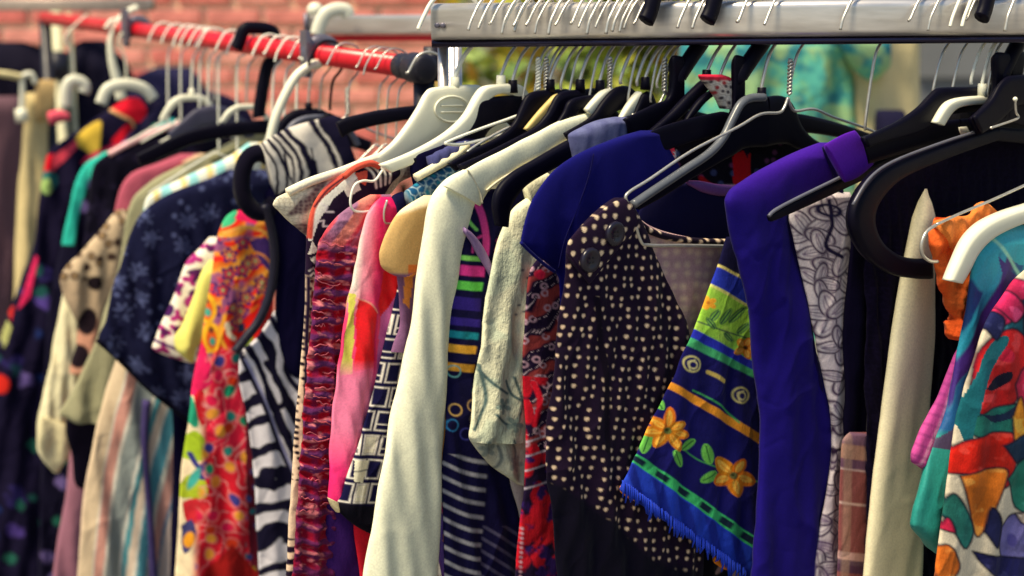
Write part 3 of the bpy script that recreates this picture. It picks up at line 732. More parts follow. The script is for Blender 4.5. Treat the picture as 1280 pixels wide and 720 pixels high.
# cream tubular hangers seen end on
P0 = RED.at(408)
pl = Plane(P0, D_RED); root = empty('clothes_hanger', P0, 'long cream tubular hanger curving down from the grey clamp', 'hanger')
ptube('arm', pl, [(400, 80), (388, 82), (370, 96), (354, 124), (343, 152), (337, 178)], [.0058] * 26, WHITEP, root, n=12)
ptube('hook', pl, [(400, 80), (410, 76), (420, 64)], .004, WHITEP, root)
P0 = RED.at(152); pl = Plane(P0, D_RED); root = empty('clothes_hanger', P0, 'blurred cream hanger with a long drooping arm at the far left', 'hanger')
ptube('arm', pl, [(142, 34), (138, 52), (140, 76), (146, 100), (152, 124)], np.linspace(.004, .010, 21), WHITEP, root, n=12)
ptube('hook', pl, [(142, 36), (150, 24), (162, 14), (172, 10)], .006, WHITEP, root, n=10)
ptube('prong', pl, [(132, 36), (140, 26), (152, 26)], .004, WHITEP, root, n=8)
# ------------------------------------------------------------------ garments
def G(name, label, cat, O, group=None): return empty(name, O, label, cat, group)
BLK = (14, 10, 44)
def solid(c): return lambda p: p.fill(c)
def whole(name, label, cat, pl, rows, paint, mat=None, **k):
    o = cloth(name, pl, rows, paint, mat, None, **k); return tag(o, label, cat)

# ================= red rail, far to near =================
def p_dim(c, var=.12):
    def f(p):
        p.fill(c); n = fbm(p.x, p.y, 40, 3)
        p.c *= (1 + var * (n - .5))[..., None]
    return f
whole('brown_coat', 'dull brown coat hanging at the far left edge', 'coat', rdp(34), [(120, -90, 28), (150, -90, 30), (380, -90, 14), (700, -90, 4), (900, -90, 0)], p_dim((112, 82, 92)), T=.02, res=6, fold=(.006, .07), seed=3)
# cream trousers on a clip hanger
pl = rdp(58, .02)
root = G('trousers', 'pale beige trousers clipped to a white hanger at far left', 'trousers', pl.O)
cloth('leg', pl, [(116, 32, 56), (150, 30, 60), (250, 22, 58), (380, 17, 48), (560, 10, 44), (900, 2, 40)], p_dim((208, 188, 138)), COTTON, root, T=.018, res=3, fold=(.006, .03), seed=5)
loft('waistband', Plane(pl.O, pl.d, .045), [(46, 102), (57, 99), (69, 101)], [(46, 150), (56, 152), (64, 148)], COTTON, root, T=.012, paint=p_dim((190, 160, 110)))
pl2 = Plane(pl.O, pl.d, .05)
hg = empty('clip_hanger', pl.O, 'white clip hanger gripping the beige trousers', 'hanger')
ptube('frame', pl2, [(27, 146), (28, 118), (28, 98), (33, 93), (40, 94), (44, 104)], .006, WHITEP, hg)
loft('clip', pl2, [(19, 136), (32, 135)], [(20, 153), (34, 152)], WHITEP, hg, T=.01, offw=.004)
ptube('bar', pl2, [(-40, 92), (0, 92), (28, 97)], .007, plain('pale_bar', (214, 200, 150), .5), hg)

def p_darkfloral(p):
    p.fill((20, 14, 44))
    for s, sd, cols, th in ((46, 5, [(88, 66, 150), (112, 92, 160), (54, 44, 110)], 13), (34, 9, [(30, 90, 84), (40, 110, 90), (30, 50, 110)], 8)):
        d1, d2, r, ox, oy = voro(p.x, p.y, s, sd)
        rad = th * (.1 + 1.5 * fbm(p.x, p.y, 11, sd)); on = sm(1.5, rad - d1) * (p.y > 300) * (r > .35)
        for i, c in enumerate(cols): p.mix(on * ((r * 7).astype(int) % 3 == i) * (.6 + .8 * (fbm(p.x, p.y, 6, sd + 1) - .3)), c)
    p.poly([(60, 200), (100, 168), (104, 172), (68, 212), (62, 240)], (226, 70, 90)); p.poly([(54, 195), (66, 192), (62, 225), (54, 232)], (214, 20, 40))
    p.poly([(93, 172), (105, 160), (124, 151), (123, 175), (120, 192), (112, 194), (104, 186), (96, 182)], (228, 190, 70), True)
    p.poly([(138, 135), (152, 124), (168, 120), (180, 134), (176, 150), (160, 150)], (222, 24, 46), True); p.line([(138, 137), (150, 144), (162, 151), (166, 164)], 3, (236, 190, 130))
    p.poly([(136, 176), (148, 160), (162, 154), (166, 178), (150, 186)], (214, 20, 44), True)
    p.poly([(98, 204), (112, 190), (140, 180), (166, 172), (168, 182), (140, 192), (112, 203)], (240, 60, 100), True)
    p.ell(60, 225, 12, 12, (40, 110, 110)); p.ell(57, 232, 7, 10, (160, 190, 110))
    p.poly([(33, 352), (42, 318), (46, 320), (36, 372), (20, 386)], (236, 44, 100)); p.poly([(10, 390), (18, 380), (14, 402)], (200, 40, 40))
    p.ell(-2, 478, 12, 12, (210, 40, 30)); p.poly([(0, 420), (10, 400), (14, 410), (4, 436)], (190, 190, 120))
pl = rdp(120)
root = G('floral_dress', 'long dark dress with pink, yellow and red shapes on its shoulder', 'dress', pl.O)
cloth('body', pl, [(122, 160, 186), (136, 138, 215), (160, 102, 235), (190, 62, 250), (215, 54, 255), (300, 42, 255), (390, 12, 240), (480, -14, 220), (600, -20, 200), (720, -24, 190), (900, -30, 190)], p_darkfloral, COTTON, root, T=.016, res=1.8, fold=(.007, .06), seed=8)
loft('collar', rdp(120, .02), [(60, 140), (74, 137), (86, 142)], [(62, 156), (76, 153), (87, 150)], COTTON, root, T=.01, paint=p_dim((230, 90, 110)))

def p_tealdark(p):
    p.fill((16, 12, 38))
    d1, d2, r, ox, oy = voro(p.x, p.y, 42, 31)
    p.mix(sm(1.5, 9 * (.6 + .7 * fbm(p.x, p.y, 7, 3)) - d1) * (r > .5), (110, 92, 150)); p.mix(sm(1.5, 6 - d1) * (r < .25), (40, 110, 90))
    xe = hermite([195, 205, 225, 260, 300, 360], [120, 106, 96, 85, 77, 66], p.y)
    p.mix(sm(1.2, 8 - np.abs(p.x - xe - 6)) * (p.y < 305), (48, 190, 170))
    p.poly([(104, 216), (118, 204), (134, 200), (136, 212), (118, 218), (106, 228)], (60, 205, 180), True)
    p.poly([(180, 170), (196, 156), (214, 148), (218, 154), (202, 162)], (60, 205, 190), True)
whole('floral_blouse', 'dark floral blouse with a bright turquoise sleeve edge', 'blouse', rdp(158), [(147, 205, 240), (158, 186, 250), (180, 150, 250), (203, 110, 250), (220, 97, 250), (260, 86, 250), (310, 76, 240), (400, 60, 230), (560, 52, 220), (900, 44, 210)], p_tealdark, COTTON, T=.013, res=1.8, fold=(.005, .05), seed=12)
whole('charcoal_suit', 'charcoal grey suit crowded under the middle of the red rail', 'suit', rdp(150), [(112, 236, 258), (120, 214, 284), (134, 196, 308), (160, 168, 320), (200, 140, 322), (500, 128, 312), (900, 120, 306)], p_dim((34, 30, 58)), DARK, T=.013, res=5, fold=(.005, .05), seed=14)
pl = rdp(190)
root = G('velvet_coat', 'black velvet coat with pale pink piping on its shoulder', 'coat', pl.O)
cloth('body', pl, [(161, 214, 300), (172, 176, 305), (190, 138, 305), (206, 118, 300), (225, 113, 295), (262, 110, 290), (330, 100, 280), (420, 90, 270), (900, 80, 250)], lambda p: (p.fill((10, 7, 26)), p.mix((fbm(p.x, p.y, 14, 5) > .62) * .15, (70, 60, 100))), VELVET, root, T=.014, res=3, fold=(.004, .04), seed=17)
ptube('piping', rdp(190, .006), [(136, 193), (160, 180), (186, 168), (210, 159), (232, 154)], [.005] * 21, fabric('pink_piping_cloth'), root)
me = root.children[-1].data; a = me.color_attributes.new('Col', 'FLOAT_COLOR', 'POINT'); a.data.foreach_set('color', np.tile(np.append(lin((240, 190, 190)), 1), len(me.vertices)).astype(np.float32))
def cord(name, pl, pts, r, c, parent, mat=None, **k):
    o = ptube(name, pl, pts, r, mat or COTTON, parent, **k); me = o.data
    a = me.color_attributes.new('Col', 'FLOAT_COLOR', 'POINT'); a.data.foreach_set('color', np.tile(np.append(lin(c), 1), len(me.vertices)).astype(np.float32)); return o
whole('pink_t_shirt', 'dusty pink top showing one narrow shoulder beside the velvet coat', 'top', rdp(214), [(192, 226, 262), (204, 196, 265), (216, 165, 260), (232, 152, 250), (262, 144, 240), (310, 138, 230), (480, 128, 220)],
      lambda p: (p.fill((176, 84, 104)), p.poly([(205, 212), (230, 200), (232, 208), (208, 218)], (190, 30, 60)), p.poly([(226, 200), (254, 190), (256, 196), (230, 206)], (236, 200, 160))), COTTON, T=.012, res=3, fold=(.004, .04), seed=19)
def p_leo(p):
    p.fill((196, 172, 142)); d1, d2, r, ox, oy = voro(p.x + 4 * fbm(p.x, p.y, 9, 4), p.y, 13, 41)
    up = p.y < 352 - (p.x - 75) * .1
    p.mix(sm(1.2, 5.2 - d1) * (r > .15) * up, (62, 44, 40)); p.mix(sm(1, 2.2 - d1) * (r > .4) * up, (170, 140, 100))
    p.mix(sm(3, fbm(p.x, p.y, 16, 9) - .62) * .6 * (~up), (150, 120, 100))
    p.poly([(96, 405), (120, 396), (116, 470), (86, 470)], (196, 140, 116))
    p.ell(107, 400, 11, 17, (26, 14, 24), 12); p.ell(97, 444, 11, 15, (26, 14, 24), 20); p.ell(116, 352, 9, 9, (26, 16, 24))
pl = rdp(228)
root = G('leopard_blouse', 'leopard print blouse with a wide pointed sleeve above a white shirt', 'blouse', pl.O)
cloth('sleeve', pl, [(262, 146, 175), (285, 128, 180), (310, 106, 180), (335, 82, 175), (348, 75, 170), (368, 79, 160), (392, 90, 150), (410, 98, 140), (432, 96, 130), (452, 89, 125), (466, 87, 112)], p_leo, COTTON, root, T=.014, res=1.5, fold=(.004, .035), seed=21)
cloth('body', rdp(228, -.012), [(300, 130, 180), (420, 116, 170), (560, 100, 160), (640, 96, 150)], p_dim((170, 120, 100)), COTTON, root, T=.01, res=4, seed=22)
pl = rdp(220, -.004)
root = G('white_shirt', 'cream white shirt whose long cuff flares open at left', 'shirt', pl.O)
cloth('sleeve', pl, [(340, 84, 110), (375, 77, 128), (450, 63, 132), (515, 50, 128), (540, 47, 108), (560, 47, 94), (576, 54, 84), (590, 66, 74)], p_dim((226, 216, 178)), CREASED, root, T=.014, res=3, fold=(.006, .03), seed=23)
loft('cuff', rdp(220, .012), [(50, 520), (80, 530), (98, 545)], [(48, 560), (68, 590), (88, 566)], CREASED, root, T=.006, paint=p_dim((220, 208, 166)), fold=(.002, .03))
pl = rdp(262)
root = G('grey_t_shirt', 'plain olive grey knitted t-shirt with a long loose sleeve', 't-shirt', pl.O)
cloth('body', pl, [(158, 322, 345), (172, 300, 345), (190, 262, 345), (210, 218, 340), (230, 184, 330), (248, 166, 310), (270, 158, 300), (300, 154, 290), (350, 142, 270), (430, 118, 240), (500, 84, 220), (518, 75, 150), (527, 90, 140)], p_dim((158, 154, 122)), KNIT, root, T=.013, res=3, fold=(.004, .04), seed=25)
cord('collar', rdp(262, .008), [(345, 160), (316, 172), (288, 187), (262, 200)], .006, (150, 146, 112), root, KNIT)
whole('dark_jersey', 'black jersey hem hanging below the olive grey sleeve', 'jersey', rdp(250, .01), [(505, 84, 150), (540, 82, 150), (570, 90, 150), (605, 94, 150), (610, 98, 150)], solid((12, 8, 24)), DARK, T=.008, res=5, seed=26)
whole('mauve_skirt', 'dusky mauve skirt hanging low at the left', 'skirt', rdp(230, -.01), [(500, 92, 150), (600, 84, 150), (720, 65, 150), (900, 50, 150)], p_dim((150, 100, 118)), SMOOTH, T=.012, res=4, fold=(.006, .05), seed=27)
def p_stripe(p):
    p.fill((226, 190, 156))
    xe = hermite([190, 250, 300, 400, 470, 540, 600, 720, 900], [290, 180, 162, 142, 132, 118, 108, 98, 95], p.y)
    t = (p.x - xe) * (1.0 + .0012 * np.maximum(p.y - 470, -200))
    for a, b, c in ((0, 20, (226, 196, 152)), (20, 24, (240, 236, 216)), (22, 36, (222, 148, 124)), (36, 40, (244, 236, 216)), (40, 62, (148, 156, 148)), (62, 66, (240, 236, 220)), (66, 74, (40, 150, 160)), (74, 84, (232, 206, 178)), (84, 87, (240, 236, 220)), (87, 104, (48, 150, 168)), (104, 110, (232, 226, 206)), (110, 124, (222, 152, 132)), (124, 128, (60, 120, 160)), (128, 150, (222, 196, 180)), (150, 170, (150, 156, 150)), (170, 180, (48, 150, 168)), (180, 220, (226, 170, 146))):
        p.mix(sm(.8, t - a) * sm(.8, b - t), c)
    p.mix(np.full(p.x.shape, .22), (150, 160, 176))  # grey-blue over all stripes, painting in the shade they hang in
    up = sm(14, 300 - p.y)
    p.mix(up * .9, (236, 240, 226)); p.mix(up * (np.sin(p.x * .19) > .45), (150, 214, 216)); p.mix(up * (np.sin(p.x * .19 + 2.4) > .8), (240, 214, 140))
pl = rdp(292)
root = G('striped_shirt', 'pastel striped shirt with peach, grey and turquoise vertical stripes', 'shirt', pl.O)
cloth('body', pl, [(178, 310, 345), (196, 286, 340), (214, 246, 335), (232, 208, 330), (248, 182, 320), (265, 178, 310), (300, 175, 290), (400, 158, 260), (470, 139, 240), (540, 119, 232), (600, 107, 230), (720, 97, 226), (900, 92, 225)], p_stripe, COTTON, root, T=.013, res=1.8, fold=(.005, .045), seed=29)
cord('front_fold', rdp(292, .013), [(183, 500), (180, 560), (186, 640), (192, 730), (196, 800)], .006, (70, 60, 110), root)
def p_navyfl(p):
    p.fill((13, 11, 42)); d1, d2, r, ox, oy = voro(p.x, p.y, 40, 51, .7)
    th = np.arctan2(oy, ox); on = sm(1.0, 13 * (.45 + .55 * np.abs(np.cos(4 * th + 6 * r))) - d1) * (fbm(p.x, p.y, 5, 6) > .38)
    p.mix(on * .42, (96, 104, 150)); d1, d2, r, ox, oy = voro(p.x, p.y, 19, 57); p.mix(sm(1, 3.2 - d1) * (r > .6) * .6, (96, 104, 150))
    p.mix(sm(4, fbm(p.x, p.y, 60, 4) - .55) * .15, (50, 66, 116))
pl = rdp(330)
root = G('navy_floral_blouse', 'dark navy short sleeved blouse with faint grey blue flowers', 'blouse', pl.O)
cloth('sleeve', pl, [(212, 286, 340), (226, 254, 345), (242, 212, 345), (258, 186, 345), (272, 172, 345), (300, 160, 340), (345, 146, 335), (400, 131, 330), (424, 123, 330), (440, 136, 330), (470, 168, 325), (500, 202, 320), (514, 222, 318), (528, 240, 316)], p_navyfl, COTTON, root, T=.014, res=1.6, fold=(.004, .045), seed=31)
cord('hem', rdp(330, .002), [(122, 425), (150, 450), (184, 484), (214, 508), (240, 529)], .0035, (10, 8, 26), root)
cloth('body', rdp(330, -.016), [(420, 190, 330), (530, 216, 330), (720, 212, 330), (900, 205, 330)], solid((10, 7, 36)), DARK, root, T=.01, res=6, seed=32)
def p_magenta(p):
    p.fill((238, 228, 212)); d1, d2, r, ox, oy = voro(p.x, p.y, 21, 62, .8); th = np.arctan2(oy, ox)
    p.mix(sm(1, 9.5 * (.7 + .3 * np.cos(3 * th + 9 * r)) - d1) * (r > .3), (168, 44, 120)); p.mix(sm(1, 5 - d1) * (r > .66), (84, 22, 80))
    p.leaf(232, 340, 254, 336, 8, (84, 30, 90)); p.leaf(238, 352, 250, 334, 7, (72, 24, 76)); p.leaf(206, 395, 214, 380, 10, (70, 24, 86)); p.ell(242, 366, 9, 7, (84, 22, 84)); p.ell(240, 376, 13, 9, (170, 50, 130))
    p.line([(192, 424), (206, 430), (222, 436)], 4, (84, 30, 100))
whole('magenta_floral_blouse', 'white top printed with magenta and plum flowers', 'top', rdp(348), [(296, 262, 300), (310, 250, 300), (326, 234, 295), (350, 224, 290), (390, 208, 280), (420, 195, 270), (434, 190, 265), (444, 206, 262), (452, 232, 260)], p_magenta, COTTON, T=.012, res=1.4, fold=(.003, .03), seed=35)
whole('lime_t_shirt', 'pale lime yellow top with a short loose sleeve', 'top', rdp(358), [(325, 262, 290), (345, 250, 290), (375, 240, 285), (405, 228, 270), (425, 219, 255), (436, 220, 245), (446, 229, 243), (453, 238, 242)], p_dim((226, 220, 116)), SMOOTH, T=.012, res=2.5, fold=(.003, .03), seed=36)
def p_psy(p):
    x, y = p.x, p.y
    wx = x + 9 * (fbm(x, y, 30, 3) - .5); wy = y + 14 * (fbm(x, y, 34, 8) - .5)
    p.fill((226, 40, 30))
    # upper orange field with swirls
    s1 = np.sin((wy * .9 + wx * .5) / 5.4 + 4 * fbm(x, y, 40, 2)); top = sm(3, 410 - y)
    p.mix(top * sm(.3, s1 - .1), (238, 120, 40)); p.mix(top * sm(.15, np.abs(s1) - .93) * .9, (246, 180, 70))
    p.mix(top * sm(.05, fbm(x, y, 22, 5) - .6), (150, 84, 130))
    d1, d2, r, ox, oy = voro(x + 2, y + 3, 21, 72, .75)
    reg = top * (y > 295) * sm(4, 412 - y - np.maximum(x - 290, 0) * .9)
    th = np.arctan2(oy, ox); rad = 10.5 * (.8 + .2 * np.cos(5 * th + r * 9))
    p.mix(reg * sm(1, rad - d1), (74, 40, 104)); p.mix(reg * sm(.9, rad * .62 - d1), (228, 60 , 40)); p.mix(reg * sm(.8, rad * .52 - d1) * (r > .45), (226, 150, 60)); p.mix(reg * sm(.8, rad * .36 - d1), (120, 60, 110)); p.mix(reg * sm(.8, 1.8 - d1), (190, 190, 110))
    p.poly([(276, 285), (282, 270), (296, 262), (290, 276)], (60, 170, 120), True); p.poly([(290, 272), (300, 262), (312, 266), (318, 278), (305, 276)], (226, 30, 90), True)
    p.line([(278, 290), (300, 282), (326, 288), (334, 300)], 4, (240, 170, 80)); p.line([(276, 300), (300, 294), (328, 300)], 3, (150, 90, 120))
    p.poly([(308, 300), (330, 296), (338, 320), (336, 340), (320, 322)], (70, 44, 110), True); p.line([(310, 312), (326, 318), (337, 332)], 2.5, (230, 140, 50))
    # red block and paisley
    p.poly([(292, 412), (305, 392), (334, 366), (342, 372), (336, 440), (290, 470), (288, 430)], (224, 28, 22))
    for (cx, cy) in ((258, 385), (262, 420), (258, 455)):
        p.ell(cx, cy, 10, 19, (240, 176, 40)); p.ell(cx, cy + 2, 6, 12, (226, 90, 30)); p.ell(cx + 1, cy + 5, 3.4, 5, (70, 160, 140)); p.ell(cx, cy - 9, 3, 4, (120, 60, 40))
    p.line([(279, 402), (281, 414), (288, 420)], 6, (246, 226, 190)); p.line([(276, 392), (272, 420), (284, 442)], 4, (246, 170, 50))
    p.poly([(294, 404), (302, 402), (303, 412), (294, 414)], (44, 60, 90)); p.poly([(298, 424), (306, 408), (312, 420), (304, 436), (296, 440)], (150, 170, 50), True); p.ell(293, 438, 4, 14, (80, 130, 150))
    p.ell(262, 462, 8, 12, (244, 180, 40)); p.ell(260, 446, 6, 7, (60, 60, 120))
    # pink lower body with white veined shapes
    low = sm(4, y - 440 - 8 * np.sin(x / 12))
    p.mix(low, (224, 34, 66))
    p.mix(low * sm(3, y - 560), (216, 30, 50))
    lw = low * sm(5, 258 + (y - 440) * -.07 - x)
    p.mix(lw, (236, 214, 176))
    p.poly([(244, 440), (252, 430), (262, 470), (246, 492), (238, 488)], (226, 32, 92), True)
    p.poly([(242, 495), (252, 486), (256, 520), (250, 530), (244, 515)], (206, 30, 44), True); p.poly([(232, 500), (240, 496), (246, 526), (240, 532), (232, 522)], (40, 156, 120), True)
    p.poly([(230, 546), (240, 536), (252, 546), (250, 570), (228, 572)], (160, 186, 40), True); p.poly([(226, 606), (236, 592), (250, 594), (252, 616), (226, 622)], (164, 180, 40), True)
    p.line([(236, 566), (244, 580), (252, 576), (246, 592), (256, 588)], 6, (46, 44, 120)); p.poly([(228, 628), (244, 620), (254, 624), (252, 650), (232, 650)], (200, 40, 50), True)
    p.poly([(226, 656), (238, 648), (242, 668), (228, 690)], (60, 60, 110), True); p.ell(234, 672, 6, 10, (240, 160, 40), 20); p.ell(240, 596, 4, 16, (60, 160, 150), 20)
    v = np.abs(np.sin(fbm(wx, wy, 36, 15, 2) * 22)); body = low * sm(3, x - 256 + (y - 440) * .06)
    p.mix(body * sm(.10, .16 - v), (240, 150, 150))
    d1, d2, r, ox, oy = voro(wx, wy, 23, 77)
    cs = [(40, 140, 130), (60, 60, 140), (240, 160, 60), (30, 150, 110), (226, 30, 80), (220, 60, 30)]
    for i, c in enumerate(cs): p.mix(body * sm(1, 6.5 - d1) * ((r * 6).astype(int) == i) * (r > .05), c)
    p.mix(body * sm(.9, 1.1 - np.abs(d1 - 7.4)) * .5, (240, 150, 140))
    # darker right fold cloth and the red hem
    p.poly([(302, 470), (316, 460), (326, 600), (330, 740), (312, 740), (304, 600)], (104, 22, 40))
    d1, d2, r, ox, oy = voro(x, y, 17, 79); q = (x > 303) * (y > 480) * sm(1, 4 - d1)
    p.mix(q * (r > .6), (60, 70, 130)); p.mix(q * (r < .2), (150, 150, 40)); p.mix(q * (r > .4) * (r < .55), (40, 110, 120))
    hem = sm(2, y - (676 + np.abs(x - 286) * 1.1)); p.mix(hem, (150, 22, 22)); p.tone(.3, 14, 4)
pl = rdp(384)
root = G('psychedelic_dress', 'bright red and orange dress with psychedelic paisley and flower print', 'dress', pl.O)
cloth('body', pl, [(263, 292, 312), (270, 283, 324), (285, 276, 334), (310, 270, 340), (360, 262, 342), (440, 249, 340), (520, 236, 336), (600, 227, 334), (680, 222, 334), (760, 218, 334), (900, 214, 330)], p_psy, COTTON, root, T=.013, res=1.25, fold=(.005, .035), seed=41)
# zebra dress with black trims
def p_zeb_sh(p):
    p.fill((226, 218, 206)); t = p.x - (p.y - 180) * .30 - 5 * np.sin((p.y - 180) / 17) + 12 * (fbm(p.x, p.y, 26, 3) - .5)
    for a, b in ((338, 344), (349, 352.5), (356, 362), (366, 375), (401, 409), (413.5, 440)): p.mix(sm(.9, t - a - (p.y - 190) * .05) * sm(.9, b + (p.y - 190) * .02 - t), (20, 16, 44))
    p.mix(sm(.9, t - 326) * sm(.9, 330 - t), (20, 16, 44)); p.poly([(384, 178), (392, 200), (398, 226), (390, 214)], (20, 16, 44), True); p.poly([(352, 178), (356, 200), (364, 230), (354, 206)], (20, 16, 44), True)
def p_zeb(p):
    x, y = p.x, p.y; p.fill((216, 210, 218)); K = (14, 10, 38)
    wx = fbm(x, y, 34, 5) - .5; wy = fbm(x, y, 46, 9) - .5
    dv = 304 + (y - 440) * .42; right = sm(2, x - dv)
    # right flank: long tapering stripes running down to the right
    a = ((x - 350) * 1.0 - (y - 400) * .42 + 14 * wx + 20 * wy) / 10.5
    fa = np.sin(a * 3.1416) + .55 * np.sin(a * 1.3 + 1.2 + 5 * wy)
    # left flank: broad bands curving upwards, thinning out
    b = (y + 24 * np.sin((x - 306) / 26) + 34 * wx + 22 * wy) / 19.0
    fb = np.sin(b * 3.1416) + .4 * np.sin(b * 1.37 + 2 + 6 * wx)
    p.mix(right * sm(.16, fa - .05), K); p.mix((1 - right) * sm(.14, fb - .12), K)
    p.line([(302, 446), (322, 492), (344, 548), (362, 592), (372, 640)], 7, K); p.line([(305, 448), (326, 494), (348, 550), (365, 592)], 2.6, (150, 148, 190))
    p.line([(316, 446), (336, 494), (356, 540), (370, 575)], 6, K); p.line([(330, 452), (346, 476), (352, 500), (342, 506), (334, 490)], 8, K)
    p.mix(sm(1, x - 373 + (y - 420) * .005) * sm(1, 640 - y), (84, 88, 140)); p.mix(sm(1, x - 380), (20, 16, 60))
pl = rdp(430)
root = G('zebra_dress', 'black and white zebra print dress with a black bodice and armhole binding', 'dress', pl.O)
cloth('skirt', rdp(430, -.004), [(380, 348, 392), (400, 336, 392), (425, 318, 392), (442, 300, 391), (470, 298, 390), (520, 308, 388), (580, 316, 385), (650, 320, 384), (720, 324, 384), (900, 326, 380)], p_zeb, SMOOTH, root, T=.009, res=1.25, fold=(.003, .04), seed=43)
cloth('bodice', rdp(430), [(225, 342, 420), (245, 330, 420), (265, 333, 415), (300, 341, 408), (340, 345, 402), (390, 344, 396), (430, 344, 390), (460, 356, 386), (474, 368, 380)], solid((11, 8, 40)), DARK, root, T=.010, res=3, fold=(.003, .04), seed=44)
loft('shoulder', rdp(430, .005), [(325, 180), (340, 170), (372, 156), (406, 147), (420, 144)], [(344, 246), (358, 242), (385, 236), (430, 222), (448, 214)], SMOOTH, root, T=.007, paint=p_zeb_sh, res=1.3, fold=(.0012, .05))
cord('binding', rdp(430, .007), [(330, 256), (340, 290), (343, 325), (338, 365), (324, 400), (306, 424), (294, 440)], .0055, (14, 10, 34), root, SILK, n=10)
cord('strap_end', rdp(425, .0), [(338, 200), (322, 190), (306, 196), (298, 218), (300, 245), (314, 262), (330, 262), (338, 246)], .0105, (10, 7, 26), root, VELVET, n=10)

# ================= chrome rail, left to right =================
def p_snake(p):
    p.fill((232, 222, 196)); d1, d2, r, ox, oy = voro(p.x, p.y * 1.15, 5.6, 91, .5)
    p.mix(sm(.8, .9 - (d2 - d1)) * .45, (150, 132, 110)); k = fbm(p.x + .7 * p.y, p.y * .6, 22, 92)
    p.mix(sm(.05, k - .58) * sm(1.2, 2.6 - d1), (70, 52, 62)); p.mix(sm(.04, k - .6) * .6, (120, 96, 96))
pl = chp(562)
root = G('snake_print_blouse', 'cream snakeskin print top on the broad cream hanger', 'top', pl.O)
cloth('body', pl, [(197, 470, 520), (206, 448, 520), (216, 424, 520), (228, 388, 500), (240, 360, 490), (248, 345, 480), (256, 341, 470), (264, 348, 460), (276, 360, 450), (288, 374, 445), (298, 384, 440), (420, 385, 430), (600, 372, 420)], p_snake, COTTON, root, T=.006, res=1.3, fold=(.001, .03), seed=51)
cord('rolled_edge', Plane(pl.O, pl.d, .003), [(360, 240), (388, 227), (424, 215), (450, 205), (474, 196)], .0042, (236, 228, 204), root)
def p_geo(p):
    x, y = p.x, p.y; p.fill((34, 18, 44))
    p.poly([(390, 262), (402, 246), (438, 214), (446, 219), (412, 248), (396, 274), (388, 300), (384, 300)], (240, 234, 220)); p.line([(386, 296), (390, 262), (404, 240), (430, 218)], 5, (214, 84, 66))
    p.line([(392, 258), (408, 236), (432, 218)], 2, (30, 16, 40))
    p.line([(399, 254), (405, 258), (403, 264), (412, 264)], 2, (226, 216, 214), False); p.line([(394, 276), (401, 275), (400, 282), (409, 282)], 2, (226, 216, 214), False)
    for (a, b, c) in (((383, 318), (388, 300), (395, 314)), ((396, 300), (403, 306), (396, 312)), ((384, 322), (394, 318), (390, 330))): p.poly([a, b, c], (232, 222, 206))
    p.line([(392, 292), (400, 312)], 2.4, (34, 18, 44)); p.line([(382, 326), (398, 310)], 2, (34, 18, 44))
    p.poly([(424, 232), (442, 224), (446, 236), (430, 246)], (238, 230, 214)); p.poly([(440, 216), (456, 212), (452, 232), (444, 226)], (214, 84, 66))
    for k in range(4): p.line([(454 + 7 * k, 207 - 2 * k), (462 + 7 * k, 216 - 2 * k), (466 + 6 * k, 234 - 2 * k)], 3, (236, 228, 212))
    for k in range(5): p.line([(384 + k, 338 + 6 * k), (389, 334 + 6 * k), (394, 341 + 6 * k)], 1.6, (224, 214, 204), False)
    low = sm(1.5, y - 345 - (x - 384) * .4); p.mix(low, (226, 196, 168))
    d1, d2, r, ox, oy = voro(x, y, 8.5, 95, .5); p.mix(low * sm(.8, 2.3 - d1) * (y < 600) * (x < 392 - (y - 345) * .03), (24, 12, 30))
    v = np.abs(np.sin(fbm(x, y, 30, 12, 2) * 15)); rr = low * sm(1, x - 386 + (y - 345) * .055); p.mix(rr * sm(.1, v - .75), (120, 40, 44))
    p.mix(low * sm(1, y - 672) * sm(.3, np.sin(y / 2.4 + x * .1)), (30, 16, 40))
    p.mix(low * sm(1, 2 - np.abs(x - (383 - (y - 345) * .03))), (36, 20, 50))
pl = chp(584)
root = G('geometric_dress', 'brown black dress with white zigzags and a dotted cream border', 'dress', pl.O)
cloth('body', pl, [(206, 452, 500), (216, 430, 500), (228, 412, 490), (244, 398, 480), (262, 389, 470), (285, 384, 460), (320, 382, 450), (345, 381, 440), (420, 378, 430), (500, 372, 420), (600, 364, 410), (720, 358, 405), (900, 354, 400)], p_geo, COTTON, root, T=.006, res=1.2, fold=(.001, .03), seed=53)
cord('neck_trim', Plane(pl.O, pl.d, .005), [(430, 221), (444, 210), (462, 204), (474, 208)], .003, (206, 84, 66), root)
def p_smock(p):
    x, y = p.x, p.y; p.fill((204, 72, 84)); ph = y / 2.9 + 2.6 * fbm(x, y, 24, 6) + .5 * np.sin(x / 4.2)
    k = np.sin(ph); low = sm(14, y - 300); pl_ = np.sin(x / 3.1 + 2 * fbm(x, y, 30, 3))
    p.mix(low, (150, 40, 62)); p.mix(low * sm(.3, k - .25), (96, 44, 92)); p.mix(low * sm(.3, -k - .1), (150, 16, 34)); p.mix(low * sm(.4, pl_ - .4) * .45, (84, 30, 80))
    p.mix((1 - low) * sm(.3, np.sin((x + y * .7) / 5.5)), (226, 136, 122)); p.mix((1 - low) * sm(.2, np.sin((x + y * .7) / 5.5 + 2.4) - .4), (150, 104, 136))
    p.mix(low * sm(.06, fbm(x, y * 2.2, 11, 3) - .68), (216, 124, 130)); p.mix(sm(5, x - (462 - (y - 350) * .17)) * low, (84, 36, 84)); p.mix(sm(30, y - 600) * .4, (90, 16, 50))
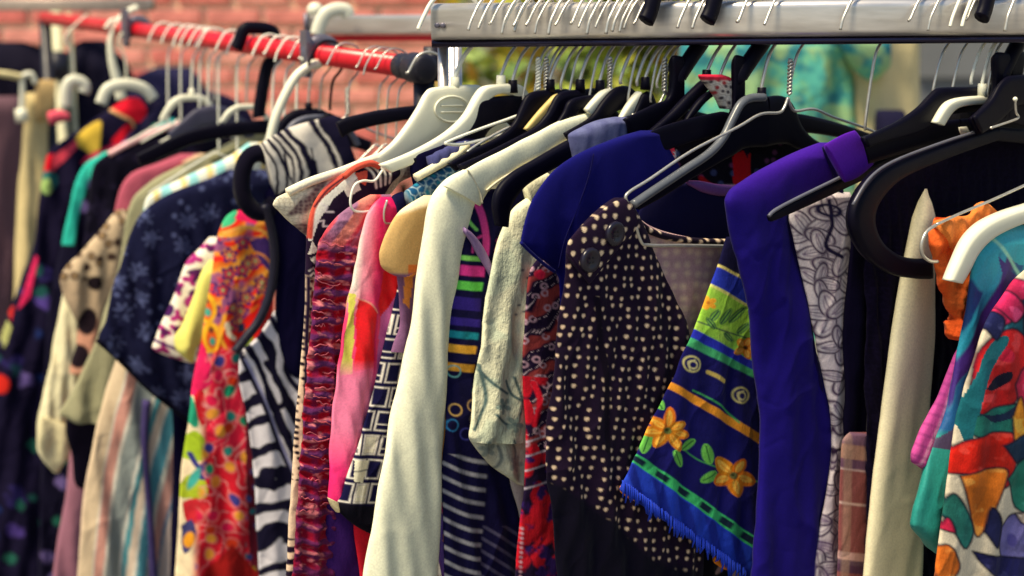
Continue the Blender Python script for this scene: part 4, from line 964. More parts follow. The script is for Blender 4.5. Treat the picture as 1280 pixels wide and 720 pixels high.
def e_smock(X, Y, S, Z):
    low = np.clip((Y - 290) / 30, 0, 1); k = np.sin(Y / 2.9 + 2.6 * fbm(X, Y, 24, 6) + .5 * np.sin(X / 4.2))
    return low * (0.0012 * k + .0009 * np.sin(X / 3.1 + 2 * fbm(X, Y, 30, 3))) + .0050 * (fbm(X, Y * 1.6, 11, 3) - .5) * (.5 + .5 * low)
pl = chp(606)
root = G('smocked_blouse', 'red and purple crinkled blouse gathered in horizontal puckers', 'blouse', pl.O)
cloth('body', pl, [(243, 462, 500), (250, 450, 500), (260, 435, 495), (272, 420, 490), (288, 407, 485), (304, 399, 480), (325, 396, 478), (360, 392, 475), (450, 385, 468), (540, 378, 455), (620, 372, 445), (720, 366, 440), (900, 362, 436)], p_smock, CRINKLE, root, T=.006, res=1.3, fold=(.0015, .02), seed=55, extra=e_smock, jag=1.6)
rr = random.Random(8)
for i in range(30):
    y0 = 306 + i * 11.6 + rr.uniform(-4, 4); xl = float(np.interp(y0, [306, 360, 450, 540, 620, 720], [400, 393, 387, 380, 374, 368])); L = rr.uniform(.25, .62) * 46; x0 = xl + rr.uniform(0, 44 - L) 
    n = 6; sl = rr.uniform(-.25, .35)
    cord('frill', Plane(pl.O, pl.d, .0068), [(x0 + L * k / (n - 1), y0 + sl * L * k / (n - 1) + rr.uniform(-2.2, 2.2)) for k in range(n)], rr.uniform(.0004, .0008), (190, 92, 106), root, CRINKLE, n=5)
ptube('wire_loop', Plane(pl.O, pl.d, .006), [(478, 213), (468, 226), (454, 226), (443, 232), (438, 250), (441, 262), (452, 265), (468, 263)], .0012, WHITEW, root)
def p_pink(p):
    x, y = p.x, p.y; p.fill((248, 62, 118))
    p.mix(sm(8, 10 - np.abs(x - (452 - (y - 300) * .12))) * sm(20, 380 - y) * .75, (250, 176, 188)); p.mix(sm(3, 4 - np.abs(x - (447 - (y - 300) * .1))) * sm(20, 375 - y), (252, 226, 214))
    p.mix(sm(6, x - 466 + (y - 300) * .02) * sm(10, 400 - y), (226, 24, 100)); p.mix(sm(4, y - 270 - (x - 470)) * sm(5, x - 478) * .6, (244, 110, 150))
    p.poly([(444, 372), (456, 376), (466, 388), (464, 460), (452, 458), (438, 463)], (236, 18, 30))
    p.poly([(437, 366), (442, 366), (436, 466), (424, 470)], (224, 216, 90)); p.line([(442, 372), (456, 377), (466, 389)], 1.6, (252, 170, 150))
    p.poly([(474, 338), (497, 334), (495, 360), (484, 378), (472, 396), (468, 380)], (234, 18, 32))
    p.poly([(495, 362), (472, 396), (466, 470), (470, 520), (500, 470)], (206, 96, 164)); p.mix(sm(12, y - 460) * sm(6, 470 - x), (250, 130, 170))
    p.mix(sm(25, y - 560) * sm(9, 462 - x), (238, 40, 120)); p.line([(466, 392), (464, 470), (456, 560)], 2, (214, 30, 110))
pl = chp(628)
root = G('colour_block_blouse', 'silky pink blouse with red and lime colour blocks', 'blouse', pl.O)
cloth('body', pl, [(246, 476, 520), (256, 466, 520), (272, 457, 520), (300, 450, 515), (340, 443, 510), (366, 437, 505), (420, 428, 500), (470, 422, 495), (540, 415, 485), (600, 411, 470), (622, 410, 450), (632, 414, 430)], p_pink, SILK, root, T=.0065, res=1.3, fold=(.0022, .022), seed=57)
loft('collar_band', Plane(pl.O, pl.d, .004), [(491, 244), (500, 240), (511, 240)], [(496, 276), (504, 272), (513, 262)], COTTON, root, T=.004, paint=solid((20, 22, 66)))
ptube('wire_edge', Plane(pl.O, pl.d, .006), [(484, 250), (480, 264), (481, 278), (490, 279), (498, 279)], .0011, WIRE, root)
def p_rect(p):
    x, y = p.x, p.y; p.fill((16, 14, 58))
    u = x + (y - 400) * .22; iy = np.floor(y / 30); gx = (u + iy * 9) / 19; ix = np.floor(gx); fx = (gx - ix - .5) * 19; fy = (y / 30 - iy - .5) * 30
    d = np.maximum(np.abs(fx) - 7.4, np.abs(fy) - 11.5); lowq = sm(1, 655 - y)
    p.mix(sm(.7, .95 - np.abs(d)) * lowq, (232, 226, 216)); h = hash2(ix, iy, 5); p.mix(sm(.8, -d - 1.2) * (h > .86) * lowq, (236, 230, 206)); p.mix(sm(.7, .7 - np.abs(fy - 4)) * (h > .5) * (d < 0) * lowq, (232, 226, 216))
    p.poly([(441, 574), (458, 574), (450, 602), (438, 600)], (238, 232, 204)); p.line([(440, 588), (456, 586)], 1.4, (60, 60, 80))
    p.mix(sm(1.5, y - (628 + (x - 430) * .1)), (10, 8, 24))
pl = chp(646)
root = G('grid_print_blouse', 'navy top with outlined white rectangles behind the white coat', 'top', pl.O)
cloth('body', pl, [(350, 500, 540), (400, 488, 540), (450, 476, 530), (500, 464, 525), (550, 449, 520), (590, 435, 515), (620, 427, 510), (634, 421, 505), (644, 428, 500), (656, 442, 495), (664, 456, 490), (670, 468, 488)], p_rect, COTTON, root, T=.006, res=1.2, fold=(.0015, .025), seed=59)
loft('cuff_tip', Plane(pl.O, pl.d, .003), [(410, 622), (414, 632), (420, 640)], [(422, 628), (423, 634), (424, 640)], SILK, root, T=.004, paint=solid((240, 220, 170)))
whole('purple_skirt', 'deep purple skirt low behind the white coat', 'skirt', chp(622, -.004), [(560, 420, 480), (640, 409, 478), (720, 406, 470), (900, 400, 466)], p_dim((56, 26, 96)), DARK, T=.007, res=4, seed=60)
whole('red_skirt', 'narrow glimpse of bright red skirt beside the white coat hem', 'skirt', chp(638, -.002), [(600, 452, 500), (660, 442, 500), (690, 446, 500), (720, 450, 500), (900, 456, 500)], p_dim((226, 30, 52)), COTTON, T=.005, res=4, seed=61)
def p_tan(p):
    p.fill((212, 172, 112)); p.mix(sm(2.5, 268 + (p.x - 495) * -.35 - p.y), (240, 226, 190))
    p.poly([(505, 330), (520, 330), (512, 400), (502, 392)], (236, 130, 60)); p.mix(sm(2, p.y - 341), (130, 90, 130)); p.poly([(503, 345), (514, 340), (508, 385), (502, 378)], (240, 150, 70))
pl = chp(668)
root = G('tan_t_shirt', 'smooth tan top with a rounded cap sleeve next to the white coat', 'top', pl.O)
cloth('sleeve', pl, [(244, 530, 560), (254, 514, 560), (264, 500, 558), (280, 488, 555), (300, 479, 550), (320, 474, 545), (332, 476, 540), (340, 484, 530), (345, 494, 515)], p_tan, SMOOTH, root, T=.0065, res=1.8, fold=(.001, .05), seed=62)
cloth('lining', Plane(pl.O, pl.d, -.005), [(330, 494, 540), (360, 498, 535), (400, 500, 530), (440, 490, 525)], p_tan, COTTON, root, T=.004, res=2, seed=63)
def p_tealace(p):
    p.fill((24, 96, 140)); d1, d2, r, ox, oy = voro(p.x, p.y, 8, 101); p.mix(sm(.8, 1.3 - (d2 - d1)), (190, 220, 226)); p.mix(sm(1, 2.2 - d1) * (r > .5), (40, 170, 196)); p.mix(sm(1, fbm(p.x, p.y, 20, 8) - .6), (24, 40, 80))
pl = chp(652, .002)
root = G('lace_blouse', 'turquoise lace top with cream edging folded over its hanger', 'top', pl.O)
loft('shoulder', pl, [(508, 238), (528, 224), (552, 210), (580, 196), (600, 186)], [(514, 262), (530, 252), (556, 236), (586, 216), (606, 200)], COTTON, root, T=.006, paint=p_tealace, res=1.3)
cord('edging', Plane(pl.O, pl.d, .004), [(520, 222), (545, 208), (570, 194), (584, 181)], .0042, (238, 230, 196), root)
loft('strap', chp(690, .0), [(575, 195), (596, 184), (616, 176), (626, 176)], [(578, 216), (600, 206), (620, 196), (630, 190)], KNIT, root, T=.006, paint=solid((70, 72, 120)), fold=(.0012, .012))
whole('black_singlet', 'plain black top hanging on the second cream hanger', 'top', chp(630, .003), [(171, 566, 600), (180, 548, 600), (196, 514, 600), (212, 512, 580), (228, 515, 560), (260, 520, 560)], solid((12, 9, 42)), DARK, T=.0055, res=3, seed=64, topround=.3)
# white coat
p_coat = lambda p: (p.fill((252, 244, 214)),)
pl = chp(706)
root = G('white_coat', 'cream white coat with a long straight sleeve, brightest garment on the rail', 'coat', pl.O)
cloth('sleeve', Plane(pl.O, pl.d, .016), [(212, 578, 612), (222, 562, 612), (234, 549, 612), (248, 540, 602), (265, 535, 592), (290, 531, 582), (330, 525, 574), (420, 511, 563), (520, 491, 556), (620, 471, 550), (720, 456, 546), (900, 434, 538)], p_coat, SMOOTH, root, T=.0105, res=2.5, fold=(.0024, .035), seed=66, jag=.4, topround=.6, crease=.0003)
loft('shoulder', Plane(pl.O, pl.d, .026), [(745, 140), (726, 143), (700, 151), (662, 170), (625, 189), (590, 207), (566, 221), (554, 232)], [(745, 158), (735, 164), (712, 176), (676, 196), (640, 216), (616, 232), (606, 246), (600, 258)], SMOOTH, root, T=.0045, paint=p_coat, res=2.5, fold=(.0005, .05))
cord('shoulder_seam', Plane(pl.O, pl.d, .0300), [(584, 212), (592, 224), (600, 240), (603, 254)], .0009, (226, 216, 184), root, n=5)
cord('inner_edge', Plane(pl.O, pl.d, .031), [(736, 163), (700, 184), (660, 205), (626, 224), (608, 238)], .0012, (226, 216, 186), root, n=5)
cloth('body', Plane(pl.O, pl.d, -.007), [(165, 690, 790), (190, 640, 790), (220, 600, 780), (260, 590, 770), (400, 580, 760), (720, 560, 750), (900, 552, 740)], p_coat, SMOOTH, root, T=.004, res=5, fold=(.0015, .05), seed=67)
# multicolour stripes
def p_multi(p):
    x, y = p.x, p.y; p.fill((18, 15, 60))
    sk = lambda yy: yy + (x - 570) * .07
    for a, b, c in ((318, 324, (150, 236, 110)), (330, 343, (232, 60, 150)), (350, 361, (110, 222, 90)), (370, 386, (52, 36, 130)), (396, 406, (56, 40, 140)), (413, 422, (30, 140, 160)), (430, 440, (240, 176, 60)), (453, 463, (240, 170, 60))):
        p.mix(sm(.9, y - sk(a)) * sm(.9, sk(b) - y) * sm(1, 602 - (y - 320) * .1 - x), c)
    p.line([(591, 252), (598, 272), (602, 296), (601, 316)], 9, (226, 70, 160)); p.line([(575, 262), (582, 276), (590, 286)], 4, (140, 226, 110))
    p.line([(586, 314), (588, 300), (596, 294)], 3, (226, 70, 150)); p.ell(618, 312, 6, 6, (206, 70, 160), ring=1.6); p.ell(620, 300, 6, 4, (206, 70, 160), ring=1.2)
    for cx, cy, c in ((564, 463, (120, 190, 190)), (592, 487, (90, 190, 170)), (565, 511, (238, 190, 110)), (561, 530, (50, 130, 190)), (578, 541, (70, 70, 160)), (589, 522, (120, 110, 90)), (586, 505, (200, 160, 110)), (600, 548, (60, 70, 150))):
        p.ell(cx, cy, 7.5, 8, c, ring=1.6)
    yy = (y - (x - 553) * .34 - 3 * np.sin((x - 553) / 14))
    p.mix(sm(.8, y - 566) * sm(.7, np.cos((yy - 578) / 17.4 * 6.283) - .90) * sm(1.5, 604 - (y - 575) * .06 - x), (226, 222, 226))
    p.mix(sm(.8, y - 655) * sm(.7, np.cos((y - (x - 600) * .62) / 16 * 6.283) - .93) * sm(1, x - 604 + (y - 575) * .06) * .6, (140, 136, 170))
pl = chp(744)
root = G('striped_pullover', 'dark navy top with bright horizontal stripes and thin white lines below', 'top', pl.O)
cloth('body', pl, [(236, 596, 660), (246, 586, 660), (260, 574, 655), (275, 570, 650), (300, 572, 645), (340, 566, 642), (400, 562, 640), (480, 557, 640), (560, 554, 645), (640, 553, 650), (720, 556, 652), (900, 560, 652)], p_multi, COTTON, root, T=.0065, res=1.2, fold=(.0016, .03), seed=71)
loft('strap', Plane(pl.O, pl.d, .0075), [(580, 284), (590, 291), (602, 306), (612, 326), (620, 350)], [(581, 292), (588, 302), (596, 318), (608, 338), (617, 358)], SILK, root, T=.003, paint=solid((158, 126, 176)))
def p_scarf(p):
    p.fill((236, 150, 60)); y = p.y
    for a, b, c in ((200, 470, (226, 140, 70)), (420, 505, (70, 170, 90)), (505, 578, (238, 160, 56)), (578, 600, (24, 20, 60)), (600, 628, (30, 130, 160)), (628, 640, (190, 30, 120)), (640, 760, (92, 62, 150))):
        p.mix(sm(2, y - a - (p.x - 550) * .6) * sm(2, b + (p.x - 550) * .6 - y), c)
    p.poly([(552, 648), (559, 640), (557, 668), (550, 676)], (226, 140, 60))
whole('silk_scarf', 'thin multicoloured silk scarf trailing beside the white coat sleeve', 'scarf', chp(732), [(380, 560, 572), (420, 556, 570), (480, 552, 568), (540, 548, 562), (600, 546, 560), (650, 545, 560), (690, 549, 566), (720, 553, 572), (745, 560, 574)], p_scarf, SILK, T=.005, res=1.5, fold=(.0015, .01), seed=72)
def p_palefl(p):
    x, y = p.x, p.y; p.fill((236, 234, 202))
    p.mix(sm(.05, fbm(x, y, 34, 17) - .60) * .5, (176, 196, 176)); 
    for (pts) in ([(598, 462), (612, 480), (628, 490)], [(626, 474), (634, 492), (648, 500)], [(598, 456), (604, 500), (590, 536)], [(636, 470), (644, 500), (640, 520)], [(612, 516), (626, 528), (640, 530)], [(618, 556), (622, 572), (616, 590)], [(634, 548), (640, 566), (632, 584)]): p.line(pts, 3.4, (92, 116, 116))
    for cx, cy in ((636, 528), (622, 505), (640, 578), (606, 560)): p.flower(cx, cy, 11, 5, (150, 168, 156), (110, 130, 130), rot=cx)
    for cx, cy in ((645, 336), (653, 346), (643, 380), (649, 388), (640, 392), (652, 378)): p.ell(cx, cy, 2, 1.5, (90, 100, 110))
pl = chp(776)
root = G('pale_floral_shirt', 'pale green cream shirt with grey leaf print and rolled sleeve', 'shirt', pl.O)
cloth('sleeve', pl, [(240, 672, 710), (250, 655, 708), (264, 640, 705), (290, 627, 700), (330, 615, 695), (380, 605, 690), (440, 599, 685), (490, 594, 680), (530, 588, 675), (545, 586, 672), (552, 590, 670)], p_palefl, CREASED, root, T=.008, res=1.4, fold=(.0028, .03), seed=74)
cloth('cuff', Plane(pl.O, pl.d, -.002), [(505, 612, 675), (525, 590, 672), (545, 586, 670), (560, 594, 668), (575, 607, 666), (590, 624, 664), (600, 638, 662), (606, 648, 660)], lambda p: (p_palefl(p), p.mix(np.full(p.x.shape, .35), (170, 160, 150))), CREASED, root, T=.006, res=1.4, fold=(.003, .025), seed=75)
cloth('shirt_tail', Plane(pl.O, pl.d, -.006), [(560, 636, 670), (600, 638, 668), (640, 648, 666), (662, 652, 662)], p_dim((190, 176, 170)), COTTON, root, T=.003, res=3, seed=76)
loft('collar', Plane(pl.O, pl.d, .002), [(655, 230), (668, 222), (684, 216)], [(664, 262), (674, 250), (690, 236)], CREASED, root, T=.005, paint=p_dim((226, 222, 190)))
def p_paisley(p):
    x, y = p.x, p.y; p.fill((30, 16, 50))
    top = sm(3, 565 - y); w = np.sin((y + x * .7 + 34 * fbm(x, y, 26, 8)) / 6.5)
    p.mix(top * sm(.25, w - .5 + .8 * (fbm(x, y, 15, 4) - .5)), (150, 58, 60)); d1, d2, r, ox, oy = voro(x, y, 11, 113); p.mix(top * sm(.8, 1.2 - np.abs(d1 - 3.4)) * (r > .5), (190, 150, 170)); p.mix(top * sm(.1, .12 - np.abs(w + .3)) * (np.sin(x * 1.5 + y) > -.2), (206, 180, 190)); p.ell(671, 342, 6, 6, (236, 40, 80))
    d1, d2, r, ox, oy = voro(x + 8 * fbm(x, y, 20, 3), y * .55, 18, 111); red = sm(1, 8.5 - d1)
    p.mix(red * (y > 470) * (r > .3), (204, 22, 44)); p.mix((1 - top) * sm(.06, fbm(x, y, 30, 14) - .5), (206, 24, 42)); p.mix((1 - top) * sm(.06, fbm(x, y, 14, 19) - .62), (50, 26, 100))
    p.line([(664, 478), (670, 500), (664, 530)], 6, (226, 24, 50))
    for yy in (548, 566, 584, 606): p.line([(652, yy + 6), (664, yy), (690, yy - 8)], 2, (200, 186, 206))
    for k in range(14): p.ell(651 - k * .2, 660 + k * 6, 1.6, 1.8, (226, 170, 190))
    p.mix(sm(2, 690 + 0 * x - x) * 0, (0, 0, 0))
whole('paisley_dress', 'dark red and navy paisley dress left of the dotted cardigan', 'dress', chp(800), [(318, 676, 740), (340, 662, 740), (380, 657, 740), (440, 655, 735), (520, 656, 735), (600, 655, 730), (650, 650, 725), (720, 645, 720), (900, 640, 715)], p_paisley, COTTON, T=.006, res=1.3, fold=(.0016, .03), seed=78)
# grey knitted strap over black hanger
whole('knitted_strap', 'greyish blue knitted strap folded over a black hanger', 'scarf', chp(826, .004), [(146, 768, 786), (150, 750, 787), (160, 726, 789), (170, 711, 792), (182, 712, 795), (198, 715, 798), (240, 718, 800)], lambda p: (p.fill((104, 108, 150)), p.mix(sm(.3, np.sin((p.x + p.y * .15) / 2.6)) * .4, (70, 72, 120))), KNIT, T=.0095, res=1.8, fold=(.0012, .014), seed=80, topround=.25)
# navy top
pl = chp(924)
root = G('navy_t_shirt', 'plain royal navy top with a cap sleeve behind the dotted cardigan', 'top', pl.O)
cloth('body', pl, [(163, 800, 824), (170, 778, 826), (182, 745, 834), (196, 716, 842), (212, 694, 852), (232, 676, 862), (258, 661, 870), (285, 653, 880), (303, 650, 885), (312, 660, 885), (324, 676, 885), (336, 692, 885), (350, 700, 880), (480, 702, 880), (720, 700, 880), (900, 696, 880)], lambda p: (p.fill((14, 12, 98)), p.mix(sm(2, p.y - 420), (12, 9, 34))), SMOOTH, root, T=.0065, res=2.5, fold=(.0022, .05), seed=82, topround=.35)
cord('armhole_seam', Plane(pl.O, pl.d, .0068), [(742, 192), (736, 220), (722, 260), (706, 300), (698, 336)], .0006, (10, 8, 66), root, n=5)
cord('sleeve_hem', Plane(pl.O, pl.d, .004), [(651, 303), (664, 316), (680, 330), (694, 340)], .0016, (18, 18, 96), root, n=6)
# black floral dress seen through the neckline, and the lilac necked navy blouse
def p_inner(p):
    p.fill((14, 9, 24)); d1, d2, r, ox, oy = voro(p.x, p.y, 15, 121)
    p.mix(sm(1, 4 - d1) * (r > .72), (70, 80, 120)); p.mix(sm(1, 3 - d1) * (r < .2), (120, 60, 100))
    p.poly([(813, 184), (839, 176), (842, 214), (836, 214), (826, 204)], (240, 60, 92)); d1, d2, r, ox, oy = voro(p.x, p.y, 5, 125); p.mix(sm(.7, 1 - (d2 - d1)) * p.inside([(830, 196), (842, 186), (842, 216), (836, 214)]), (224, 214, 216))
    p.poly([(912, 186), (920, 190), (926, 186), (934, 192), (934, 240), (930, 246), (912, 238)], (214, 18, 28)); p.poly([(922, 182), (934, 182), (930, 198)], BLK)
    p.line([(872, 222), (886, 232), (912, 234)], 6, (180, 20, 26)); p.line([(900, 231), (914, 231)], 2, (220, 180, 190))
whole('black_floral_dress', 'black dress with red and pink patches glimpsed through the neckline', 'dress', chp(912), [(166, 820, 1010), (180, 806, 1010), (200, 812, 1005), (230, 822, 1000), (260, 830, 995), (300, 836, 990), (500, 836, 980), (900, 836, 970)], p_inner, COTTON, T=.0045, res=1.5, fold=(.001, .03), seed=84, topround=.4)
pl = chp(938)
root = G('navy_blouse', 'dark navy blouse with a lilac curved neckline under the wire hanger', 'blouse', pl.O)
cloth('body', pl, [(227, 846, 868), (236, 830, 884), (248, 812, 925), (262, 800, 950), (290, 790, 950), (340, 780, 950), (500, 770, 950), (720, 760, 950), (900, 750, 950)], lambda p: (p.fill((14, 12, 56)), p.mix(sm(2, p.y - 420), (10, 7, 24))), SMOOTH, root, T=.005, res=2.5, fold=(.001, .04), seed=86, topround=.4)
loft('neckline', Plane(pl.O, pl.d, .004), [(857, 226), (874, 226), (896, 230), (918, 232)], [(859, 231), (876, 240), (898, 245), (920, 244)], SILK, root, T=.003, paint=solid((122, 70, 138)))
# dotted cardigan
def dots(p, base, c, s=17, cond=1, seed=131, sx=1.0, r0=3.1, sk=.12):
    p.fill(base); d1, d2, r, ox, oy = voro(p.x * 1.0 + p.y * sk, p.y * .86, s, seed, .42)
    # heart-like bead dots
    rad = r0 * (1 + .25 * (r - .5)); q = np.hypot(ox * 1.15, oy + .35 * np.abs(ox))
    p.mix(sm(.8, rad - q) * cond, c)
def p_dot(p):
    s = np.clip((p.y - 250) / 260, 0, 1)
    dots(p, (28, 14, 38), (236, 204, 172), 10.8, 1, 131, r0=2.0)
    for a in ([(738, 372), (744, 420), (752, 480), (752, 560)],): p.line(a, 7, (18, 8, 26))
    yb = np.interp(p.x, [680, 700, 730, 770, 800, 830, 870], [596, 606, 628, 656, 692, 704, 712]); p.mix(sm(5, p.y - yb - 5 * (fbm(p.x, p.y, 14, 3) - .5)), (10, 7, 26))
def p_dotin(p):
    p.fill((188, 150, 156)); d1, d2, r, ox, oy = voro(p.x + p.y * .1, p.y, 14, 141, .35); p.mix(sm(2.4, 3.8 - d1) * .75, (228, 200, 176)); p.mix(sm(.35, np.sin(p.y / 3.2) - .3) * .2, (150, 116, 130))
pl = chp(990)
root = G('dotted_cardigan', 'black cardigan with cream dots and two big black shoulder buttons', 'cardigan', pl.O)
cloth('inner_back', Plane(pl.O, pl.d, -.001), [(274, 784, 800), (282, 785, 812), (289, 786, 830), (295, 787, 855), (299, 788, 880), (303, 789, 935), (310, 790, 955), (340, 792, 960), (420, 800, 960), (500, 815, 955), (560, 830, 950)], p_dotin, KNIT, root, T=.0025, res=1.5, fold=(.0012, .03), seed=88, topround=.3)
cloth('body', Plane(pl.O, pl.d, .006), [(247, 768, 780), (254, 759, 788), (266, 744, 796), (282, 727, 804), (300, 714, 812), (312, 708, 817), (340, 707, 830), (380, 702, 846), (420, 698, 862), (470, 690, 880), (530, 684, 880), (575, 684, 880), (640, 690, 880), (720, 694, 880), (900, 694, 875)], p_dot, KNIT, root, T=.007, res=1.2, fold=(.0028, .035), seed=89, topround=.6)
def p_dottrim(p): dots(p, (24, 12, 34), (240, 210, 178), 12, 1, 151, r0=3.0, sk=0)
loft('neck_trim', Plane(pl.O, pl.d, .003), [(794, 270), (812, 284), (836, 292), (870, 297), (915, 299), (945, 300)], [(798, 284), (814, 294), (838, 301), (872, 305), (915, 306), (945, 307)], KNIT, root, T=.004, paint=p_dottrim, res=1.2)
loft('shoulder_tab', Plane(pl.O, pl.d, .012), [(708, 316), (712, 300), (728, 282), (748, 266), (768, 252), (780, 248)], [(736, 356), (752, 338), (764, 322), (778, 306), (792, 290), (799, 277)], KNIT, root, T=.0035, paint=lambda p: dots(p, (34, 18, 44), (240, 212, 178), 12.6, 1, 133, r0=2.7), res=1.2)
for cx, cy in ((768, 292), (737, 325)):
    Pl = Plane(pl.O, pl.d, .0165); S, Z = Pl.sz(cx, cy); a = np.linspace(0, 6.283, 29)[:-1]
    prof = [(0, .0022), (.0045, .0022), (.0062, .0030), (.0088, .0034), (.0104, .0026), (.0108, 0), (.0100, -.002), (0, -.002)]
    V = np.concatenate([Pl.loc(S + r * np.cos(a), Z + r * np.sin(a), w + 0 * a) for r, w in prof]); f = grid_faces(len(prof), 28, True)
    b = mesh('button', V, [list(q) for q in f], plain('button_black', (26, 22, 40), .28, var=.05), root)
    dd = []
    for (ex, ey) in ((.0018, .0018), (-.0018, .0018), (.0018, -.0018), (-.0018, -.0018)):
        c = Pl.loc([S + ex] * 2, [Z + ey] * 2, [.0015, .0026]); dd.append(tube_data(c, .0009, 8))
    v, f = join_data(dd); mesh('thread_hole', v, f, plain('hole_black', (8, 6, 14), .6), b)
def p_lacepink(p): p.fill((20, 12, 28)); d1, d2, r, ox, oy = voro(p.x + p.y * .3, p.y * .8, 15, 161); p.mix(sm(1, 5 - d1) * (r > .45), (214, 170, 168))
whole('black_lace_dress', 'black dress with pale pink leaf shapes low under the dotted cardigan', 'dress', chp(968), [(560, 700, 900), (620, 704, 930), (720, 702, 930), (900, 700, 930)], lambda p: (p.fill((9, 6, 20)), [p.leaf(*q, (206, 164, 160)) for q in ((794, 690, 806, 668, 9), (808, 682, 818, 660, 8), (806, 664, 822, 652, 9), (798, 700, 812, 688, 9), (812, 648, 806, 632, 7), (866, 706, 872, 676, 6), (862, 690, 868, 668, 5), (890, 716, 906, 704, 8), (912, 724, 924, 708, 8))]), COTTON, T=.0045, res=1.5, fold=(.002, .04), seed=91)
# blue and green flowered blouse
def yl(a, b, x): return a[1] + (b[1] - a[1]) * (x - a[0]) / (b[0] - a[0])
def p_blue(p):
    x, y = p.x, p.y; p.fill((14, 12, 52)); wob = 1.6 * (fbm(x, y, 12, 3) - .5)
    B = [((899, 331), (937, 353)), ((899, 335), (937, 357)), ((888, 354), (944, 389)), ((887, 358), (944, 393)), ((869, 412), (953, 461)), ((861, 421), (956, 473)), ((857, 431), (953, 480)), ((836, 476), (949, 544)), ((835, 486), (947, 556)), ((793, 566), (940, 671)), ((790, 578), (938, 686))]
    cols = [(214, 200, 120), (34, 50, 168), (206, 206, 116), (154, 206, 70), (36, 44, 170), (64, 160, 104), (18, 16, 84), (236, 150, 44), (20, 18, 92), (64, 190, 110), (36, 66, 190)]
    for (a, b), c in zip(B, cols): p.mix(sm(.9, y + wob - yl(a, b, x)), c)
    g = sm(.9, y - yl(*B[3], x)) * sm(.9, yl(*B[4], x) - y); p.mix(g * sm(.05, fbm(x, y, 18, 5) - .55) * .5, (176, 206, 90)); p.mix(g * sm(10, y - 420) * .4, (90, 160, 70))
    # sprig on the lime band
    p.line([(872, 402), (898, 412), (930, 422), (952, 428)], 1.6, (24, 40, 70))
    for q in ((884, 400, 894, 386, 8), (894, 404, 908, 384, 9), (904, 402, 926, 382, 9), (898, 414, 910, 426, 7), (914, 416, 930, 402, 8), (888, 410, 880, 396, 7), (936, 424, 948, 410, 8), (940, 414, 952, 396, 8)):
        p.leaf(*q[:4], q[4], (24, 50, 70)); p.leaf(q[0], q[1], q[2], q[3], q[4] - 2.6, (120, 176, 66), (24, 50, 70))
    p.petals(925, 433, 15, 5, (236, 140, 40), (250, 190, 90), (70, 34, 30), 10, 7, .7); p.flower(883, 378, 9, 5, (244, 170, 50), (200, 120, 40), None, 30, .55)
    # squares and swirls on the navy bands
    p.line([(917, 329), (928, 332), (930, 342), (920, 340), (917, 329)], 1.6, (150, 156, 190), False)
    for cx, cy in ((861, 454), (919, 492)):
        p.ell(cx, cy, 10, 10.5, (196, 186, 120), ring=2.2); p.ell(cx + 1, cy + 1, 5, 5.5, (206, 196, 140), ring=1.7); p.line([(cx - 2, cy + 8), (cx - 4, cy - 2), (cx + 3, cy - 5)], 1.5, (206, 196, 140))
    p.line([(880, 464), (888, 468), (896, 474)], 5, (196, 170, 90)); p.line([(944, 506), (952, 510)], 5, (190, 180, 130)); p.line([(862, 487), (880, 496), (900, 510), (916, 526)], 2, (70, 170, 90))
    # big flowers
    p.line([(836, 548), (862, 570), (884, 580), (940, 600)], 1.6, (70, 160, 80))
    for q in ((846, 560, 864, 548, 11), (836, 560, 846, 582, 12), (812, 540, 800, 566, 13), (880, 578, 874, 552, 15), (890, 588, 868, 600, 13), (826, 512, 822, 494, 9)): p.leaf(*q, (110, 190, 80), (40, 100, 50))
    p.petals(830, 537, 27, 7, (238, 130, 30), (250, 184, 70), (110, 120, 60), 18, 3, .5); p.petals(909, 592, 28, 5, (238, 132, 28), (252, 190, 76), (110, 110, 60), 14, 5, .62); p.tone(.22, 16, 6)
    # chain on the green border
    m = sm(.8, y - yl((793, 569), (940, 674), x)) * sm(.8, yl((790, 575), (938, 683), x) - y); p.mix(m * sm(.3, np.sin((x + y * .6) / 6)), (20, 40, 60))
    hem = sm(.9, y - yl((790, 580), (938, 688), x)); p.mix(hem * sm(.3, np.sin((x - y * .25) / 4.2) - .2) * .7, (18, 26, 120))
pl = chp(1034)
root = G('flowered_blouse', 'blue and green blouse with orange flowers, stripes and a frilled blue hem', 'blouse', pl.O)
cloth('body', pl, [(296, 908, 990), (310, 904, 990), (330, 898, 1000), (360, 887, 1005), (400, 872, 1010), (450, 850, 1010), (500, 828, 1010), (550, 803, 1005), (585, 786, 1000), (602, 778, 1000), (612, 775, 998), (622, 788, 996), (634, 806, 994), (650, 828, 992), (668, 856, 990), (686, 884, 988), (704, 908, 986), (722, 930, 984)], p_blue, COTTON, root, T=.007, res=1.15, fold=(.0018, .035), seed=93, topround=.6)
dd = []; fr = random.Random(6); Pf = Plane(pl.O, pl.d, .004)
for k in range(64):
    t = k / 63; x0 = 777 + t * 152 + fr.uniform(-1.5, 1.5); y0 = 606 + t * 110; L = fr.uniform(7, 17) * (1 + .35 * math.sin(k * .5))
    S, Z = Pf.sz(np.array([x0, x0 - .4, x0 + fr.uniform(-3, 2)]), np.array([y0 - 6, y0 + L * .4, y0 + L])); dd.append(tube_data(Pf.loc(S, Z, np.array([.001, .002, .001])), [.0012, .0013, .0006], 5))
v, f = join_data(dd); o = mesh('fringe', v, f, COTTON, root); o['kind'] = 'stuff'
at = o.data.color_attributes.new('Col', 'FLOAT_COLOR', 'POINT'); at.data.foreach_set('color', np.tile(np.append(lin((34, 62, 190)), 1), len(o.data.vertices)).astype(np.float32))
